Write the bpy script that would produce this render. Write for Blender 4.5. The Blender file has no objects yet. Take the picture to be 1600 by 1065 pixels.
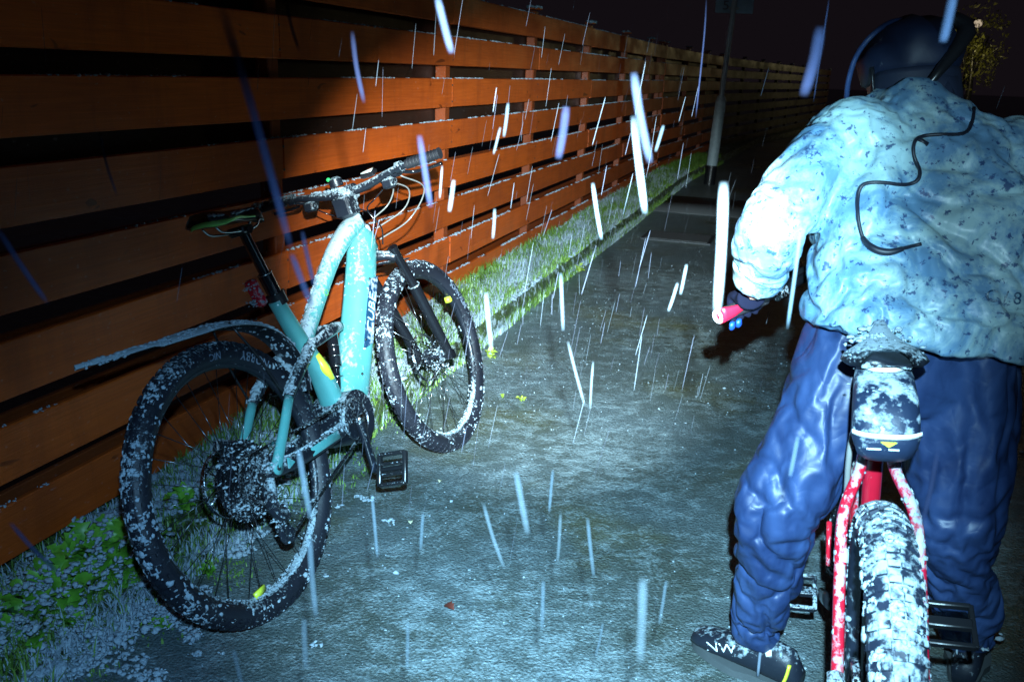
import bpy, math, random
import numpy as np
from mathutils import Vector, Matrix, noise
from mathutils.bvhtree import BVHTree
random.seed(7); RNG = np.random.default_rng(7)
S = bpy.context.scene
COL = S.collection
# ------------------------------------------------------------------ camera
FPX, ROLL, CAMH = 1380.0, math.radians(2.2), 1.415
TH, AZ = math.radians(17.013), math.radians(17.468)
cr, sr, cth, sth = math.cos(ROLL), math.sin(ROLL), math.cos(TH), math.sin(TH)
cd = bpy.data.cameras.new('camera'); cam = bpy.data.objects.new('camera', cd); COL.objects.link(cam)
r0, u0, b0 = Vector((1, 0, 0)), Vector((0, sth, cth)), Vector((0, -cth, sth))
rc, uc = r0 * cr + u0 * sr, u0 * cr - r0 * sr
cam.matrix_world = Matrix(((rc.x, uc.x, b0.x, 0), (rc.y, uc.y, b0.y, 0), (rc.z, uc.z, b0.z, CAMH), (0, 0, 0, 1)))
cd.sensor_width = 36; cd.lens = FPX / 1600 * 36; cd.clip_start = 0.05; cd.clip_end = 500
cd.dof.use_dof = True; cd.dof.focus_distance = 2.6; cd.dof.aperture_fstop = 9.0
S.camera = cam
# ------------------------------------------------------------------ world, night
W = bpy.data.worlds.new('World'); S.world = W; W.use_nodes = True
bg = W.node_tree.nodes['Background']
bg.inputs[0].default_value = (0.56, 0.40, 0.56, 1); bg.inputs[1].default_value = 0.010
# ------------------------------------------------------------------ the photographer's head torch
LPOS = Vector((0.03, 0.0, 1.58))
def spot(name, target, power, half, blend, colour, size, pos=LPOS):
    l = bpy.data.lights.new(name, 'SPOT'); l.energy = power; l.spot_size = math.radians(half * 2); l.spot_blend = blend
    l.color = colour; l.shadow_soft_size = size
    o = bpy.data.objects.new(name, l); COL.objects.link(o); o.location = pos
    o.rotation_euler = (Vector(target) - pos).to_track_quat('-Z', 'Y').to_euler(); return o
def ray(px, py):
    X, Y = px - 800, 532.5 - py
    a = X * cr - Y * sr; b = X * sr + Y * cr
    return Vector((a, FPX * cth + b * sth, -FPX * sth + b * cth))
def at(px, py, Y):
    r = ray(px, py); return Vector((0, 0, CAMH)) + r * (Y / r.y)
def atz(px, py, z=0.0):
    r = ray(px, py); return Vector((0, 0, CAMH)) + r * ((z - CAMH) / r.z)
spot('head_torch_beam', at(835, 410, 4.0), 2450, 16.8, 0.62, (0.74, 0.94, 1.0), 0.012)
spot('head_torch_spill', at(935, 820, 3.0), 1180, 25.5, 1.0, (0.42, 0.78, 1.0), 0.014)
spot('head_torch_flood', at(430, 975, 2.4), 165, 25, 1.0, (0.26, 0.60, 1.0), 0.016)
spot('second_bike_lamp', at(890, 290, 6.0), 900, 13, 1.0, (0.42, 0.80, 1.0), 0.05, Vector((0.42, -0.15, 1.50)))
spot('jacket_fill', at(1510, 290, 1.9), 105, 12.5, 0.9, (0.50, 0.82, 1.0), 0.03, Vector((0.42, -0.15, 1.50)))  # added unseen lamp, only brightens the upper right of the jacket
S.view_settings.view_transform = 'Standard'; S.view_settings.look = 'None'
S.view_settings.exposure = 0; S.view_settings.gamma = 1; S.view_settings.use_curve_mapping = False
S.cycles.use_denoising = True
S.cycles.max_bounces = 5; S.cycles.transparent_max_bounces = 16; S.cycles.volume_bounces = 0

# ------------------------------------------------------------------ materials
def mat(name): 
    m = bpy.data.materials.new(name); m.use_nodes = True; nt = m.node_tree
    return m, nt, nt.nodes, nt.links, nt.nodes['Principled BSDF']
def N(nt, t, **kw):
    n = nt.nodes.new(t)
    for k, v in kw.items():
        if k.startswith('i_'): n.inputs[k[2:].replace('_', ' ')].default_value = v
        else: setattr(n, k, v)
    return n
def c4(c): return (c[0], c[1], c[2], 1)
def ramp(nt, src, lo, hi, a=(0, 0, 0), b=(1, 1, 1)):
    r = nt.nodes.new('ShaderNodeValToRGB'); r.color_ramp.elements[0].position = lo; r.color_ramp.elements[1].position = hi
    r.color_ramp.elements[0].color = c4(a); r.color_ramp.elements[1].color = c4(b)
    nt.links.new(src, r.inputs[0]); return r.outputs[0]
def nz(nt, scale, detail=4, rough=.55, coord=None, vec=None, dist=0.0):
    n = nt.nodes.new('ShaderNodeTexNoise'); n.inputs['Scale'].default_value = scale; n.inputs['Detail'].default_value = detail
    n.inputs['Roughness'].default_value = rough; n.inputs['Distortion'].default_value = dist
    tc = nt.nodes.new('ShaderNodeTexCoord')
    src = tc.outputs[coord or 'Object']
    if vec:
        mp = nt.nodes.new('ShaderNodeMapping'); mp.inputs['Scale'].default_value = vec; nt.links.new(src, mp.inputs[0]); src = mp.outputs[0]
    nt.links.new(src, n.inputs['Vector']); return n.outputs[0]
def mixc(nt, f, a, b):
    m = nt.nodes.new('ShaderNodeMix'); m.data_type = 'RGBA'
    if isinstance(f, (int, float)): m.inputs[0].default_value = f
    else: nt.links.new(f, m.inputs[0])
    for i, v in ((6, a), (7, b)):
        if isinstance(v, tuple): m.inputs[i].default_value = c4(v)
        else: nt.links.new(v, m.inputs[i])
    return m.outputs[2]
def mth(nt, op, a, b=None, clamp=False):
    m = nt.nodes.new('ShaderNodeMath'); m.operation = op; m.use_clamp = clamp
    for i, v in ((0, a), (1, b)):
        if v is None: continue
        if isinstance(v, (int, float)): m.inputs[i].default_value = v
        else: nt.links.new(v, m.inputs[i])
    return m.outputs[0]
def bump(nt, b, h, strength=.5, dist=.01, prev=None):
    n = nt.nodes.new('ShaderNodeBump'); n.inputs['Strength'].default_value = strength; n.inputs['Distance'].default_value = dist
    nt.links.new(h, n.inputs['Height'])
    if prev: nt.links.new(prev, n.inputs['Normal'])
    nt.links.new(n.outputs[0], b.inputs['Normal']); return n.outputs[0]
def setb(b, rough=.5, metal=0, spec=.5, coat=0):
    b.inputs['Roughness'].default_value = rough; b.inputs['Metallic'].default_value = metal
    b.inputs['Specular IOR Level'].default_value = spec; b.inputs['Coat Weight'].default_value = coat
SNOWC = (0.40, 0.50, 0.56)
def snowy(name, base, rough=.4, metal=0, amount=.5, scale=60, up=.35, spec=.5, coat=0, var=.25, big=9.0):
    """paint or rubber with half melted snow stuck on it (more on faces that look up)"""
    m, nt, nd, lk, b = mat(name)
    n1 = nz(nt, scale, 5, .6); n2 = nz(nt, big, 2, .5)
    g = nd.new('ShaderNodeNewGeometry'); sx = nd.new('ShaderNodeSeparateXYZ'); lk.new(g.outputs['Normal'], sx.inputs[0])
    t = mth(nt, 'ADD', mth(nt, 'MULTIPLY', n1, .6), mth(nt, 'MULTIPLY', n2, .4))
    t = mth(nt, 'ADD', t, mth(nt, 'MULTIPLY', sx.outputs[2], up * .3))
    f = ramp(nt, t, .645 - amount * .2, .745 - amount * .2)
    base2 = mixc(nt, nz(nt, 22, 3), tuple(c * (1 - var) for c in base), tuple(min(1, c * (1 + var)) for c in base))
    lk.new(mixc(nt, mth(nt, 'MULTIPLY', f, .88), base2, SNOWC), b.inputs['Base Color'])
    setb(b, rough, metal, spec, coat)
    lk.new(mth(nt, 'ADD', mth(nt, 'MULTIPLY', f, .5), rough, True), b.inputs['Roughness'])
    if metal: lk.new(mth(nt, 'MULTIPLY', mth(nt, 'SUBTRACT', 1.0, f), metal), b.inputs['Metallic'])
    bump(nt, b, mth(nt, 'ADD', f, mth(nt, 'MULTIPLY', n1, .5)), .5, .003)
    return m
def plain(name, base, rough=.5, metal=0, spec=.5, coat=0, var=.15, sc=30, bs=.15):
    m, nt, nd, lk, b = mat(name)
    n1 = nz(nt, sc, 4)
    lk.new(mixc(nt, n1, tuple(c * (1 - var) for c in base), tuple(min(1, c * (1 + var)) for c in base)), b.inputs['Base Color'])
    setb(b, rough, metal, spec, coat)
    if bs: bump(nt, b, nz(nt, sc * 4, 3), bs, .002)
    return m
M = {}
M['snow'], nt, nd, lk, b = mat('snow')
lk.new(mixc(nt, nz(nt, 40, 4), (.22, .30, .37), (.50, .60, .66)), b.inputs['Base Color']); setb(b, .55, 0, .5)
b.inputs['Subsurface Weight'].default_value = 0; bump(nt, b, nz(nt, 220, 4), .8, .004)
def wood_mat(name, a, c2, dirt):
    m, nt, nd, lk, b = mat(name)
    oi = nd.new('ShaderNodeObjectInfo')
    grain = nz(nt, 9, 8, .65, vec=(.35, 14, 14), dist=.4)
    blot = nz(nt, 1.3, 4, .6, vec=(1, 2.5, 2.5))
    c = mixc(nt, ramp(nt, grain, .3, .7), a, c2)
    c = mixc(nt, mth(nt, 'MULTIPLY', ramp(nt, blot, .45, .75), .55), c, dirt)
    kn = ramp(nt, nz(nt, 5.0, 2, .5, vec=(1.2, 3.2, 3.2), dist=.8), .70, .74); c = mixc(nt, mth(nt, 'MULTIPLY', kn, .7), c, tuple(k * .35 for k in dirt))
    st_ = ramp(nt, nz(nt, 1.7, 5, .7, vec=(3.0, 1, .45), dist=.3), .50, .68); c = mixc(nt, mth(nt, 'MULTIPLY', st_, .45), c, dirt)
    hs = nd.new('ShaderNodeHueSaturation'); lk.new(c, hs.inputs['Color'])
    lk.new(mth(nt, 'ADD', mth(nt, 'MULTIPLY', oi.outputs['Random'], .35), .82), hs.inputs['Value'])
    ws = nz(nt, 70, 3, .5, vec=(.6, 1, 1)); wl = ramp(nt, ws, .66, .74)
    lk.new(mixc(nt, mth(nt, 'MULTIPLY', wl, .22), hs.outputs[0], (.55, .5, .48)), b.inputs['Base Color'])
    setb(b, .42, 0, .4)
    lk.new(ramp(nt, blot, .3, .7, (.30,) * 3, (.62,) * 3), b.inputs['Roughness'])
    bump(nt, b, grain, .35, .004); return m
M['wood'] = wood_mat('stained_wood', (.52, .078, .008), (.74, .128, .016), (.28, .045, .010))
M['wood_dark'] = wood_mat('darkened_unlit_wood', (.030, .011, .006), (.045, .015, .008), (.02, .011, .008))  # darkness of the unlit far run put into the colour; gap planks share it
M['wood_back'] = wood_mat('stained_wood_shaded', (.24, .04, .006), (.34, .06, .010), (.14, .03, .008))  # stain darkened to carry the shade on the posts; back boards use it too
M['teal'] = snowy('teal_frame_paint', (.09, .34, .34), .28, 0, .50, 70, .8, coat=.4, var=.12)
M['teal_clean'] = snowy('teal_frame_paint_wet', (.09, .34, .34), .28, 0, .22, 60, .4, coat=.4, var=.12)
M['frame_black'] = snowy('black_frame_paint', (.010, .013, .02), .28, 0, .25, 110, .5, coat=.3)
M['black_snowy'] = snowy('black_parts_with_snow', (.010, .013, .02), .35, 0, .34, 130, .6)
M['guard'] = snowy('mudguard_plastic', (.012, .014, .02), .4, 0, .75, 60, 1.2)
M['rubber'] = snowy('tyre_rubber', (.012, .014, .022), .5, 0, .22, 120, .3, spec=.4, big=6)
M['rubber_clean'] = plain('tyre_sidewall_rubber', (.011, .012, .016), .45, 0, .4, sc=60)
M['rubber_white'] = snowy('tyre_rubber_packed_with_snow', (.012, .018, .035), .5, 0, .55, 60, .3, big=26)
M['black'] = plain('black_metal', (.012, .013, .016), .3, .0, .6)
M['black_gloss'] = plain('black_gloss', (.008, .009, .012), .12, 0, .7, .6, bs=0)
M['grip'] = plain('grip_rubber', (.014, .015, .02), .55, sc=120, bs=.6)
M['steel'] = snowy('wet_steel', (.30, .33, .36), .25, 1.0, .42, 140, .3)
M['darksteel'] = snowy('dark_cassette_steel', (.06, .065, .08), .32, .9, .52, 150, .2)
M['silver'] = plain('silver_metal', (.6, .63, .65), .22, 1.0, bs=0)
M['spoke'] = plain('spoke_steel', (.16, .17, .18), .25, .9, bs=0)
M['cable_white'] = plain('wet_cable', (.20, .20, .19), .25, 0, .6, .5, bs=0)
M['lime'] = plain('lime_trim', (.30, .72, .16), .4, bs=0)
M['yellow'] = plain('yellow_sticker', (.75, .85, .06), .35, bs=0)
M['navy'] = snowy('dark_blue_decal', (.012, .05, .11), .35, 0, .5, 60, .4)
M['letter_grey'] = plain('grey_print', (.16, .2, .26), .4, bs=0)
M['letter_white'] = plain('white_print', (.7, .75, .78), .4, bs=0)
M['letter_teal'] = plain('pale_teal_print', (.4, .7, .7), .4, bs=0)
M['redlens'] = snowy('red_lens', (.55, .012, .03), .15, 0, .55, 60, .2, coat=.8)
M['red'] = snowy('red_frame_paint', (.52, .010, .03), .25, 0, .35, 60, .7, coat=.5, var=.1)
M['red_snow'] = snowy('red_frame_paint_under_snow', (.50, .010, .04), .28, 0, .36, 70, .6, coat=.4, var=.1)
M['pinkred'] = plain('red_grip_end', (.42, .008, .03), .4)
M['blue_glove'] = plain('blue_glove_tips', (.006, .06, .36), .5)
M['glove'] = plain('black_glove', (.004, .005, .014), .9, 0, .08, sc=60)
M['reflective'] = plain('reflective_band', (.85, .9, .88), .35, bs=0)
M['concrete'] = plain('mossy_concrete', (.16, .2, .10), .8, sc=25, var=.5, bs=.8)
M['galv'] = snowy('galvanised_steel', (.42, .54, .58), .45, 0, .30, 25, .2, var=.3)
M['skin'] = plain('skin', (.5, .3, .24), .5)
M['hair'] = plain('dark_hood', (.016, .024, .05), .6)
M['helmet'] = snowy('dark_helmet_shell', (.008, .016, .045), .55, 0, .0, 30, .0)
M['sole'] = plain('grey_sole', (.07, .08, .085), .6)
M['shoe'] = snowy('black_shoe', (.012, .016, .026), .4, 0, .12, 70, .4)
M['sign'] = plain('sign_back_grey', (.34, .56, .72), .5, sc=8)
M['cord'] = plain('black_cord', (.008, .010, .02), .5, bs=0)
M['dirt'] = plain('dark_soil', (.03, .025, .018), .9, sc=20, var=.5, bs=1)
def emis(name, c, s):
    m, nt, nd, lk, b = mat(name); b.inputs['Base Color'].default_value = (0, 0, 0, 1)
    b.inputs['Emission Color'].default_value = c4(c); b.inputs['Emission Strength'].default_value = s; return m
M['lamp'] = emis('street_lamp_light', (1, .93, .72), 3.0)
M['lamp_dim'] = emis('distant_lamp_light', (.75, .6, .42), .6)
M['green_led'] = emis('green_led', (.05, 1, .25), 1.4)
M['display'] = plain('lit_display_glass', (.75, .8, .72), .1, 0, .8, 1, bs=0)
def leafmat(name, a, b2, tr=.25):
    m, nt, nd, lk, b = mat(name)
    oi = nd.new('ShaderNodeObjectInfo'); n1 = nz(nt, 35, 3, coord='Object')
    lk.new(mixc(nt, ramp(nt, n1, .3, .7), a, b2), b.inputs['Base Color']); setb(b, .4, 0, .5); return m
M['grass'] = leafmat('grass_green', (.06, .15, .02), (.20, .34, .06))
M['grass_lime'] = leafmat('moss_green', (.13, .26, .03), (.34, .50, .08))
M['leaf'] = leafmat('weed_leaf', (.08, .26, .02), (.20, .48, .05))
M['leaf_lime'] = leafmat('yellow_green_leaf', (.25, .36, .04), (.42, .52, .08))
M['tree'] = leafmat('tree_leaf', (.05, .06, .015), (.10, .10, .02))
# soil / moss of the verge
M['verge'], nt, nd, lk, b = mat('mossy_verge')
c = mixc(nt, ramp(nt, nz(nt, 14, 5, .65), .4, .62), (.035, .05, .018), (.10, .17, .03))
c = mixc(nt, ramp(nt, nz(nt, 22, 6, .7), .52, .6), c, (.45, .55, .58))
lk.new(c, b.inputs['Base Color']); setb(b, .7); bump(nt, b, nz(nt, 60, 5, .7), 1, .02)
# wet asphalt with thin slush
M['asphalt'], nt, nd, lk, b = mat('wet_asphalt')
agg = nz(nt, 170, 5, .75); med = nz(nt, 34, 4, .6); big = nz(nt, 1.6, 4, .55); 
vor = nd.new('ShaderNodeTexVoronoi'); vor.inputs['Scale'].default_value = 120
tc = nd.new('ShaderNodeTexCoord'); lk.new(tc.outputs['Object'], vor.inputs['Vector'])
base = mixc(nt, ramp(nt, agg, .35, .75), (.055, .08, .09), (.22, .29, .31))
base = mixc(nt, ramp(nt, big, .38, .62), (.075, .095, .085), base)
base = mixc(nt, mth(nt, 'MULTIPLY', ramp(nt, nz(nt, 1.1, 5, .6), .52, .66), .7), base, (.13, .13, .06))
sl1 = nz(nt, 13, 7, .75, vec=(.8, 1.1, 1), dist=.15); sl2 = nz(nt, .9, 3, .5); sl3 = nz(nt, 90, 3, .6)
t = mth(nt, 'ADD', mth(nt, 'MULTIPLY', sl1, .55), mth(nt, 'MULTIPLY', sl2, .30)); t = mth(nt, 'ADD', t, mth(nt, 'MULTIPLY', sl3, .28))
sl = ramp(nt, t, .54, .68)
lk.new(mixc(nt, mth(nt, 'MULTIPLY', sl, .55), base, (.46, .60, .66)), b.inputs['Base Color'])
lk.new(mth(nt, 'ADD', ramp(nt, big, .3, .7, (.22,) * 3, (.46,) * 3), mth(nt, 'MULTIPLY', sl, .2)), b.inputs['Roughness'])
b.inputs['Specular IOR Level'].default_value = .55
hgt = mth(nt, 'ADD', mth(nt, 'MULTIPLY', agg, .6), mth(nt, 'ADD', mth(nt, 'MULTIPLY', med, .5), mth(nt, 'MULTIPLY', sl, .35)))
hgt = mth(nt, 'ADD', hgt, mth(nt, 'MULTIPLY', vor.outputs['Distance'], .5))
bump(nt, b, hgt, .85, .010)
M['patch'] = plain('dark_asphalt_patch', (.11, .12, .125), .6, sc=90, var=.6, bs=.9)
M['iron'] = plain('cast_iron', (.05, .055, .06), .5, .5, sc=60, bs=.6)
# jacket
M['jacket'], nt, nd, lk, b = mat('pale_blue_rain_jacket')
cr1 = nz(nt, 7, 3, .5, dist=1.0); fold = nz(nt, 3.2, 3, .5, dist=.9)
wet = ramp(nt, nz(nt, 6.5, 8, .75, dist=.5), .43, .56)
base = mixc(nt, mth(nt, 'MULTIPLY', wet, .75), (.29, .43, .46), (.045, .15, .31))
mud = ramp(nt, nz(nt, 60, 4, .65, dist=.3), .60, .63); mud2 = ramp(nt, nz(nt, 15, 7, .8, dist=.2), .585, .625)
mm = mth(nt, 'ADD', mud, mud2, True)
lk.new(mixc(nt, mth(nt, 'MULTIPLY', mm, .85), base, (.012, .035, .12)), b.inputs['Base Color'])
# thin crease lines
v2 = nd.new('ShaderNodeMapping'); 
rid = mth(nt, 'ABSOLUTE', mth(nt, 'SUBTRACT', nz(nt, 4.2, 2, .45, vec=(1.5, 1, .8), dist=.8), .5))
cre = ramp(nt, rid, .0, .05, (1,) * 3, (0,) * 3)
setb(b, .42, 0, .5)
def billow(nt, sc, vec=None, d=.5):
    return mth(nt, 'ABSOLUTE', mth(nt, 'SUBTRACT', nz(nt, sc, 1, .4, vec=vec, dist=d), .5))
h2 = mth(nt, 'ADD', mth(nt, 'MULTIPLY', billow(nt, 6, (1, 1, 1.6)), 2.4), mth(nt, 'MULTIPLY', billow(nt, 14), 1.0))
h2 = mth(nt, 'ADD', h2, mth(nt, 'MULTIPLY', billow(nt, 30), .35))
bump(nt, b, h2, .45, .014)
# trousers
M['trouser'], nt, nd, lk, b = mat('navy_rain_trousers')
n1 = nz(nt, 5, 4, .55, vec=(1.3, 1.3, .5), dist=1.0)
lk.new(mixc(nt, ramp(nt, n1, .38, .66), (.009, .021, .070), (.030, .062, .165)), b.inputs['Base Color']); setb(b, .46, 0, .45, .0)
h2 = mth(nt, 'ADD', mth(nt, 'MULTIPLY', billow(nt, 5, (1.4, 1.4, .7), .9), 2.6), mth(nt, 'MULTIPLY', billow(nt, 12, (1.2, 1.2, .8), .6), 1.2))
h2 = mth(nt, 'ADD', h2, mth(nt, 'MULTIPLY', billow(nt, 28), .35))
bump(nt, b, h2, .45, .014)
# falling sleet: soft edged, half clear
def sleetmat(name, col, alpha, ends=True):
    m, nt, nd, lk, b = mat(name); nd.remove(b); out = nd['Material Output']
    tr = nd.new('ShaderNodeBsdfTransparent'); d = nd.new('ShaderNodeBsdfDiffuse'); d.inputs[0].default_value = c4(col)
    t2 = nd.new('ShaderNodeBsdfTranslucent'); t2.inputs[0].default_value = c4(col)
    a1 = nd.new('ShaderNodeMixShader'); a1.inputs[0].default_value = .35; lk.new(d.outputs[0], a1.inputs[1]); lk.new(t2.outputs[0], a1.inputs[2])
    lw = nd.new('ShaderNodeLayerWeight'); lw.inputs['Blend'].default_value = .5
    f = mth(nt, 'POWER', mth(nt, 'SUBTRACT', 1.0, lw.outputs['Facing']), 2.2)
    n1 = nz(nt, 30, 2, .5)
    f = mth(nt, 'MULTIPLY', f, mth(nt, 'ADD', mth(nt, 'MULTIPLY', n1, .8), .6))
    if ends:
        tc = nd.new('ShaderNodeTexCoord'); sx = nd.new('ShaderNodeSeparateXYZ'); lk.new(tc.outputs['Generated'], sx.inputs[0])
        e = mth(nt, 'MINIMUM', sx.outputs[2], mth(nt, 'SUBTRACT', 1.0, sx.outputs[2]))
        f = mth(nt, 'MULTIPLY', f, mth(nt, 'ADD', mth(nt, 'MULTIPLY', e, 5.0), .04, True))
    f = mth(nt, 'MULTIPLY', f, alpha, True)
    mx = nd.new('ShaderNodeMixShader'); lk.new(f, mx.inputs[0]); lk.new(tr.outputs[0], mx.inputs[1]); lk.new(a1.outputs[0], mx.inputs[2])
    lk.new(mx.outputs[0], out.inputs[0]); return m
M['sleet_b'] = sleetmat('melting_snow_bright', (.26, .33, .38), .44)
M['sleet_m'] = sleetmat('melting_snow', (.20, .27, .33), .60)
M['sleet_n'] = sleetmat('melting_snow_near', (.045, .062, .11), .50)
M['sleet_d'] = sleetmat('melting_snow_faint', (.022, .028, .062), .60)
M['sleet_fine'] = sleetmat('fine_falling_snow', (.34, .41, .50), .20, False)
M['sleet_fine_faint'] = sleetmat('fine_falling_snow_faint', (.20, .22, .30), .30, False)

# ------------------------------------------------------------------ mesh helpers
def catmull(P, k=6):
    P = [Vector(p) for p in P]; out = []
    for i in range(len(P) - 1):
        a = P[i - 1] if i else P[i] * 2 - P[i + 1]; b, c = P[i], P[i + 1]; d = P[i + 2] if i + 2 < len(P) else P[i + 1] * 2 - P[i]
        for j in range(k):
            t = j / k
            out.append(.5 * ((2 * b) + (c - a) * t + (2 * a - 5 * b + 4 * c - d) * t * t + (3 * b - a - 3 * c + d) * t ** 3))
    out.append(P[-1]); return out
def lerp_list(v, n):
    if isinstance(v, (int, float)): return [v] * n
    m = len(v); return [float(np.interp(i * (m - 1) / (n - 1), range(m), v)) for i in range(n)]
class MB:
    def __init__(s): s.v, s.f = [], []
    def add(s, v, f):
        o = len(s.v); s.v += [tuple(p) for p in v]; s.f += [tuple(i + o for i in q) for q in f]; return s
    def box(s, c, d, R=None, taper=1.0, bev=0.0):
        x, y, z = (k / 2 for k in d); c = Vector(c)
        if bev <= 0:
            P = [(sx * x * (taper if sz > 0 else 1), sy * y * (taper if sz > 0 else 1), sz * z) for sz in (-1, 1) for sy in (-1, 1) for sx in (-1, 1)]
            F = [(0, 2, 3, 1), (4, 5, 7, 6), (0, 1, 5, 4), (2, 6, 7, 3), (0, 4, 6, 2), (1, 3, 7, 5)]
        else:
            P, F = [], []
            lv = [(-z, bev), (-z + bev, 0), (z - bev, 0), (z, bev)]
            for zz, ins in lv:
                t = taper if zz > 0 else 1; a, b_ = (x - ins) * t, (y - ins) * t; e = bev * .9
                P += [(a, b_ - e, zz), (a - e, b_, zz), (-a + e, b_, zz), (-a, b_ - e, zz), (-a, -b_ + e, zz), (-a + e, -b_, zz), (a - e, -b_, zz), (a, -b_ + e, zz)]
            for k in range(3):
                for i in range(8): j = (i + 1) % 8; F.append((k * 8 + i, k * 8 + j, k * 8 + 8 + j, k * 8 + 8 + i))
            F.append(tuple(range(7, -1, -1))); F.append(tuple(range(24, 32)))
        if R is not None: P = [R @ Vector(p) for p in P]
        return s.add([Vector(p) + c for p in P], F)
    def sweep(s, path, w, h=None, side=None, n=10, power=2.0, k=0, caps=True, closed=False):
        P = catmull(path, k) if k else [Vector(p) for p in path]
        m = len(P); ws = lerp_list(w, m); hs = lerp_list(h, m) if h is not None else ws
        V, F = [], []; prev = None
        for i in range(m):
            t = (P[(i + 1) % m] - P[i - 1]) if closed else (P[min(i + 1, m - 1)] - P[max(i - 1, 0)])
            t.normalize()
            if side is not None: a = Vector(side) - t * t.dot(Vector(side)); a.normalize()
            elif prev is None:
                a = t.orthogonal().normalized()
            else: a = prev - t * t.dot(prev); a.normalize()
            prev = a; b = t.cross(a)
            for j in range(n):
                g = 2 * math.pi * j / n; ca, sa = math.cos(g), math.sin(g)
                ca = math.copysign(abs(ca) ** (2 / power), ca); sa = math.copysign(abs(sa) ** (2 / power), sa)
                V.append(P[i] + a * (ws[i] * ca) + b * (hs[i] * sa))
        rng = m if closed else m - 1
        for i in range(rng):
            for j in range(n):
                q = (j + 1) % n; i2 = (i + 1) % m; F.append((i * n + j, i * n + q, i2 * n + q, i2 * n + j))
        if caps and not closed: F.append(tuple(range(n - 1, -1, -1))); F.append(tuple((m - 1) * n + j for j in range(n)))
        return s.add(V, F)
    def cyl(s, a, b, r, n=12, r2=None): return s.sweep([a, b], [r, r if r2 is None else r2], n=n)
    def torus(s, c, R, r, axis, N_=64, n=10, a0=0, a1=2 * math.pi, rr=None):
        ax = Vector(axis).normalized(); e1 = ax.orthogonal().normalized(); e2 = ax.cross(e1); c = Vector(c)
        full = abs(a1 - a0 - 2 * math.pi) < 1e-6; m = N_ if full else N_ + 1
        P = [c + (e1 * math.cos(a0 + (a1 - a0) * i / N_) + e2 * math.sin(a0 + (a1 - a0) * i / N_)) * R for i in range(m)]
        return s.sweep(P, r, rr, side=ax, n=n, closed=full)
    def ball(s, c, r, sub=2, sq=(1, 1, 1), jit=0.0):
        V, F = ICO[sub]; c = Vector(c)
        o = random.random() * 100
        return s.add([Vector((c.x + v.x * r * sq[0] * (1 + jit * noise.noise(v * 1.7 + Vector((o, 0, 0)))), c.y + v.y * r * sq[1] * (1 + jit * noise.noise(v * 1.7 + Vector((o, 3, 0)))), c.z + v.z * r * sq[2] * (1 + jit * noise.noise(v * 1.7 + Vector((o, 7, 0)))))) for v in V], F)
    def mesh(s, name, smooth=True):
        me = bpy.data.meshes.new(name); me.from_pydata(s.v, [], s.f); me.validate(); me.update()
        if smooth: me.polygons.foreach_set('use_smooth', [True] * len(me.polygons))
        return me
    def build(s, name, m, parent=None, smooth=True, **kw):
        return link(name, s.mesh(name, smooth), m, parent, **kw)
def make_ico():
    import bmesh
    d = {}
    for k in (1, 2, 3):
        bm = bmesh.new(); bmesh.ops.create_icosphere(bm, subdivisions=k, radius=1)
        bm.verts.ensure_lookup_table(); d[k] = ([v.co.copy() for v in bm.verts], [tuple(v.index for v in f.verts) for f in bm.faces]); bm.free()
    return d
ICO = make_ico()
def link(name, me, m, parent=None, label=None, cat=None, group=None, kind=None, auto=None):
    o = bpy.data.objects.new(name, me); COL.objects.link(o)
    if m is not None and not me.materials: me.materials.append(M[m] if isinstance(m, str) else m)
    if parent is not None: o.parent = parent
    tag(o, label, cat, group, kind)
    return o
def tag(o, label=None, cat=None, group=None, kind=None):
    if label: o['label'] = label
    if cat: o['category'] = cat
    if group: o['group'] = group
    if kind: o['kind'] = kind
    return o
def thing(name, label, cat, mw=None, group=None):
    o = bpy.data.objects.new(name, None); COL.objects.link(o); o.empty_display_size = .1
    if mw is not None: o.matrix_world = mw
    return tag(o, label, cat, group)
def sharp(o, ang=35):
    me = o.data
    try: me.set_sharp_from_angle(angle=math.radians(ang))
    except Exception: pass
    return o
def lumps(name, pts, sizes, parent=None, m='snow', sub=1, flat=.6, normals=None, kind='stuff', **kw):
    V0 = np.array([v[:] for v in ICO[sub][0]]); F0 = np.array(ICO[sub][1]); n = len(pts)
    if n == 0: return None
    P = np.array([tuple(p) for p in pts]); Sz = np.array(sizes)
    J = 1 + .8 * (RNG.random((n, len(V0), 1)) - .5)
    A = RNG.random((n, 1, 3)) * 1.25 + .35
    V = V0[None] * J * A * Sz[:, None, None]
    if normals is not None:
        Nn = np.array([tuple(v) for v in normals]); Nn /= np.linalg.norm(Nn, axis=1)[:, None]
        dd = (V * Nn[:, None]).sum(2, keepdims=True); V = V - Nn[:, None] * dd * (1 - flat)
    else: V[:, :, 2] *= flat
    V = (V + P[:, None]).reshape(-1, 3); F = (F0[None] + (np.arange(n) * len(V0))[:, None, None]).reshape(-1, 3)
    me = bpy.data.meshes.new(name); me.from_pydata(V.tolist(), [], F.tolist()); me.update()
    me.polygons.foreach_set('use_smooth', [True] * len(me.polygons))
    return link(name, me, m, parent, kind=kind, **kw)
def text_geo(s, size=1.0, extr=.004):
    cu = bpy.data.curves.new('t', 'FONT'); cu.body = s; cu.size = size; cu.extrude = extr; cu.align_x = 'CENTER'; cu.align_y = 'CENTER'; cu.resolution_u = 3
    o = bpy.data.objects.new('t', cu); COL.objects.link(o); bpy.context.view_layer.update()
    me = bpy.data.meshes.new_from_object(o.evaluated_get(bpy.context.evaluated_depsgraph_get()))
    V = [v.co.copy() for v in me.vertices]; F = [tuple(p.vertices) for p in me.polygons]
    bpy.data.objects.remove(o); bpy.data.curves.remove(cu); bpy.data.meshes.remove(me); return V, F
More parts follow.
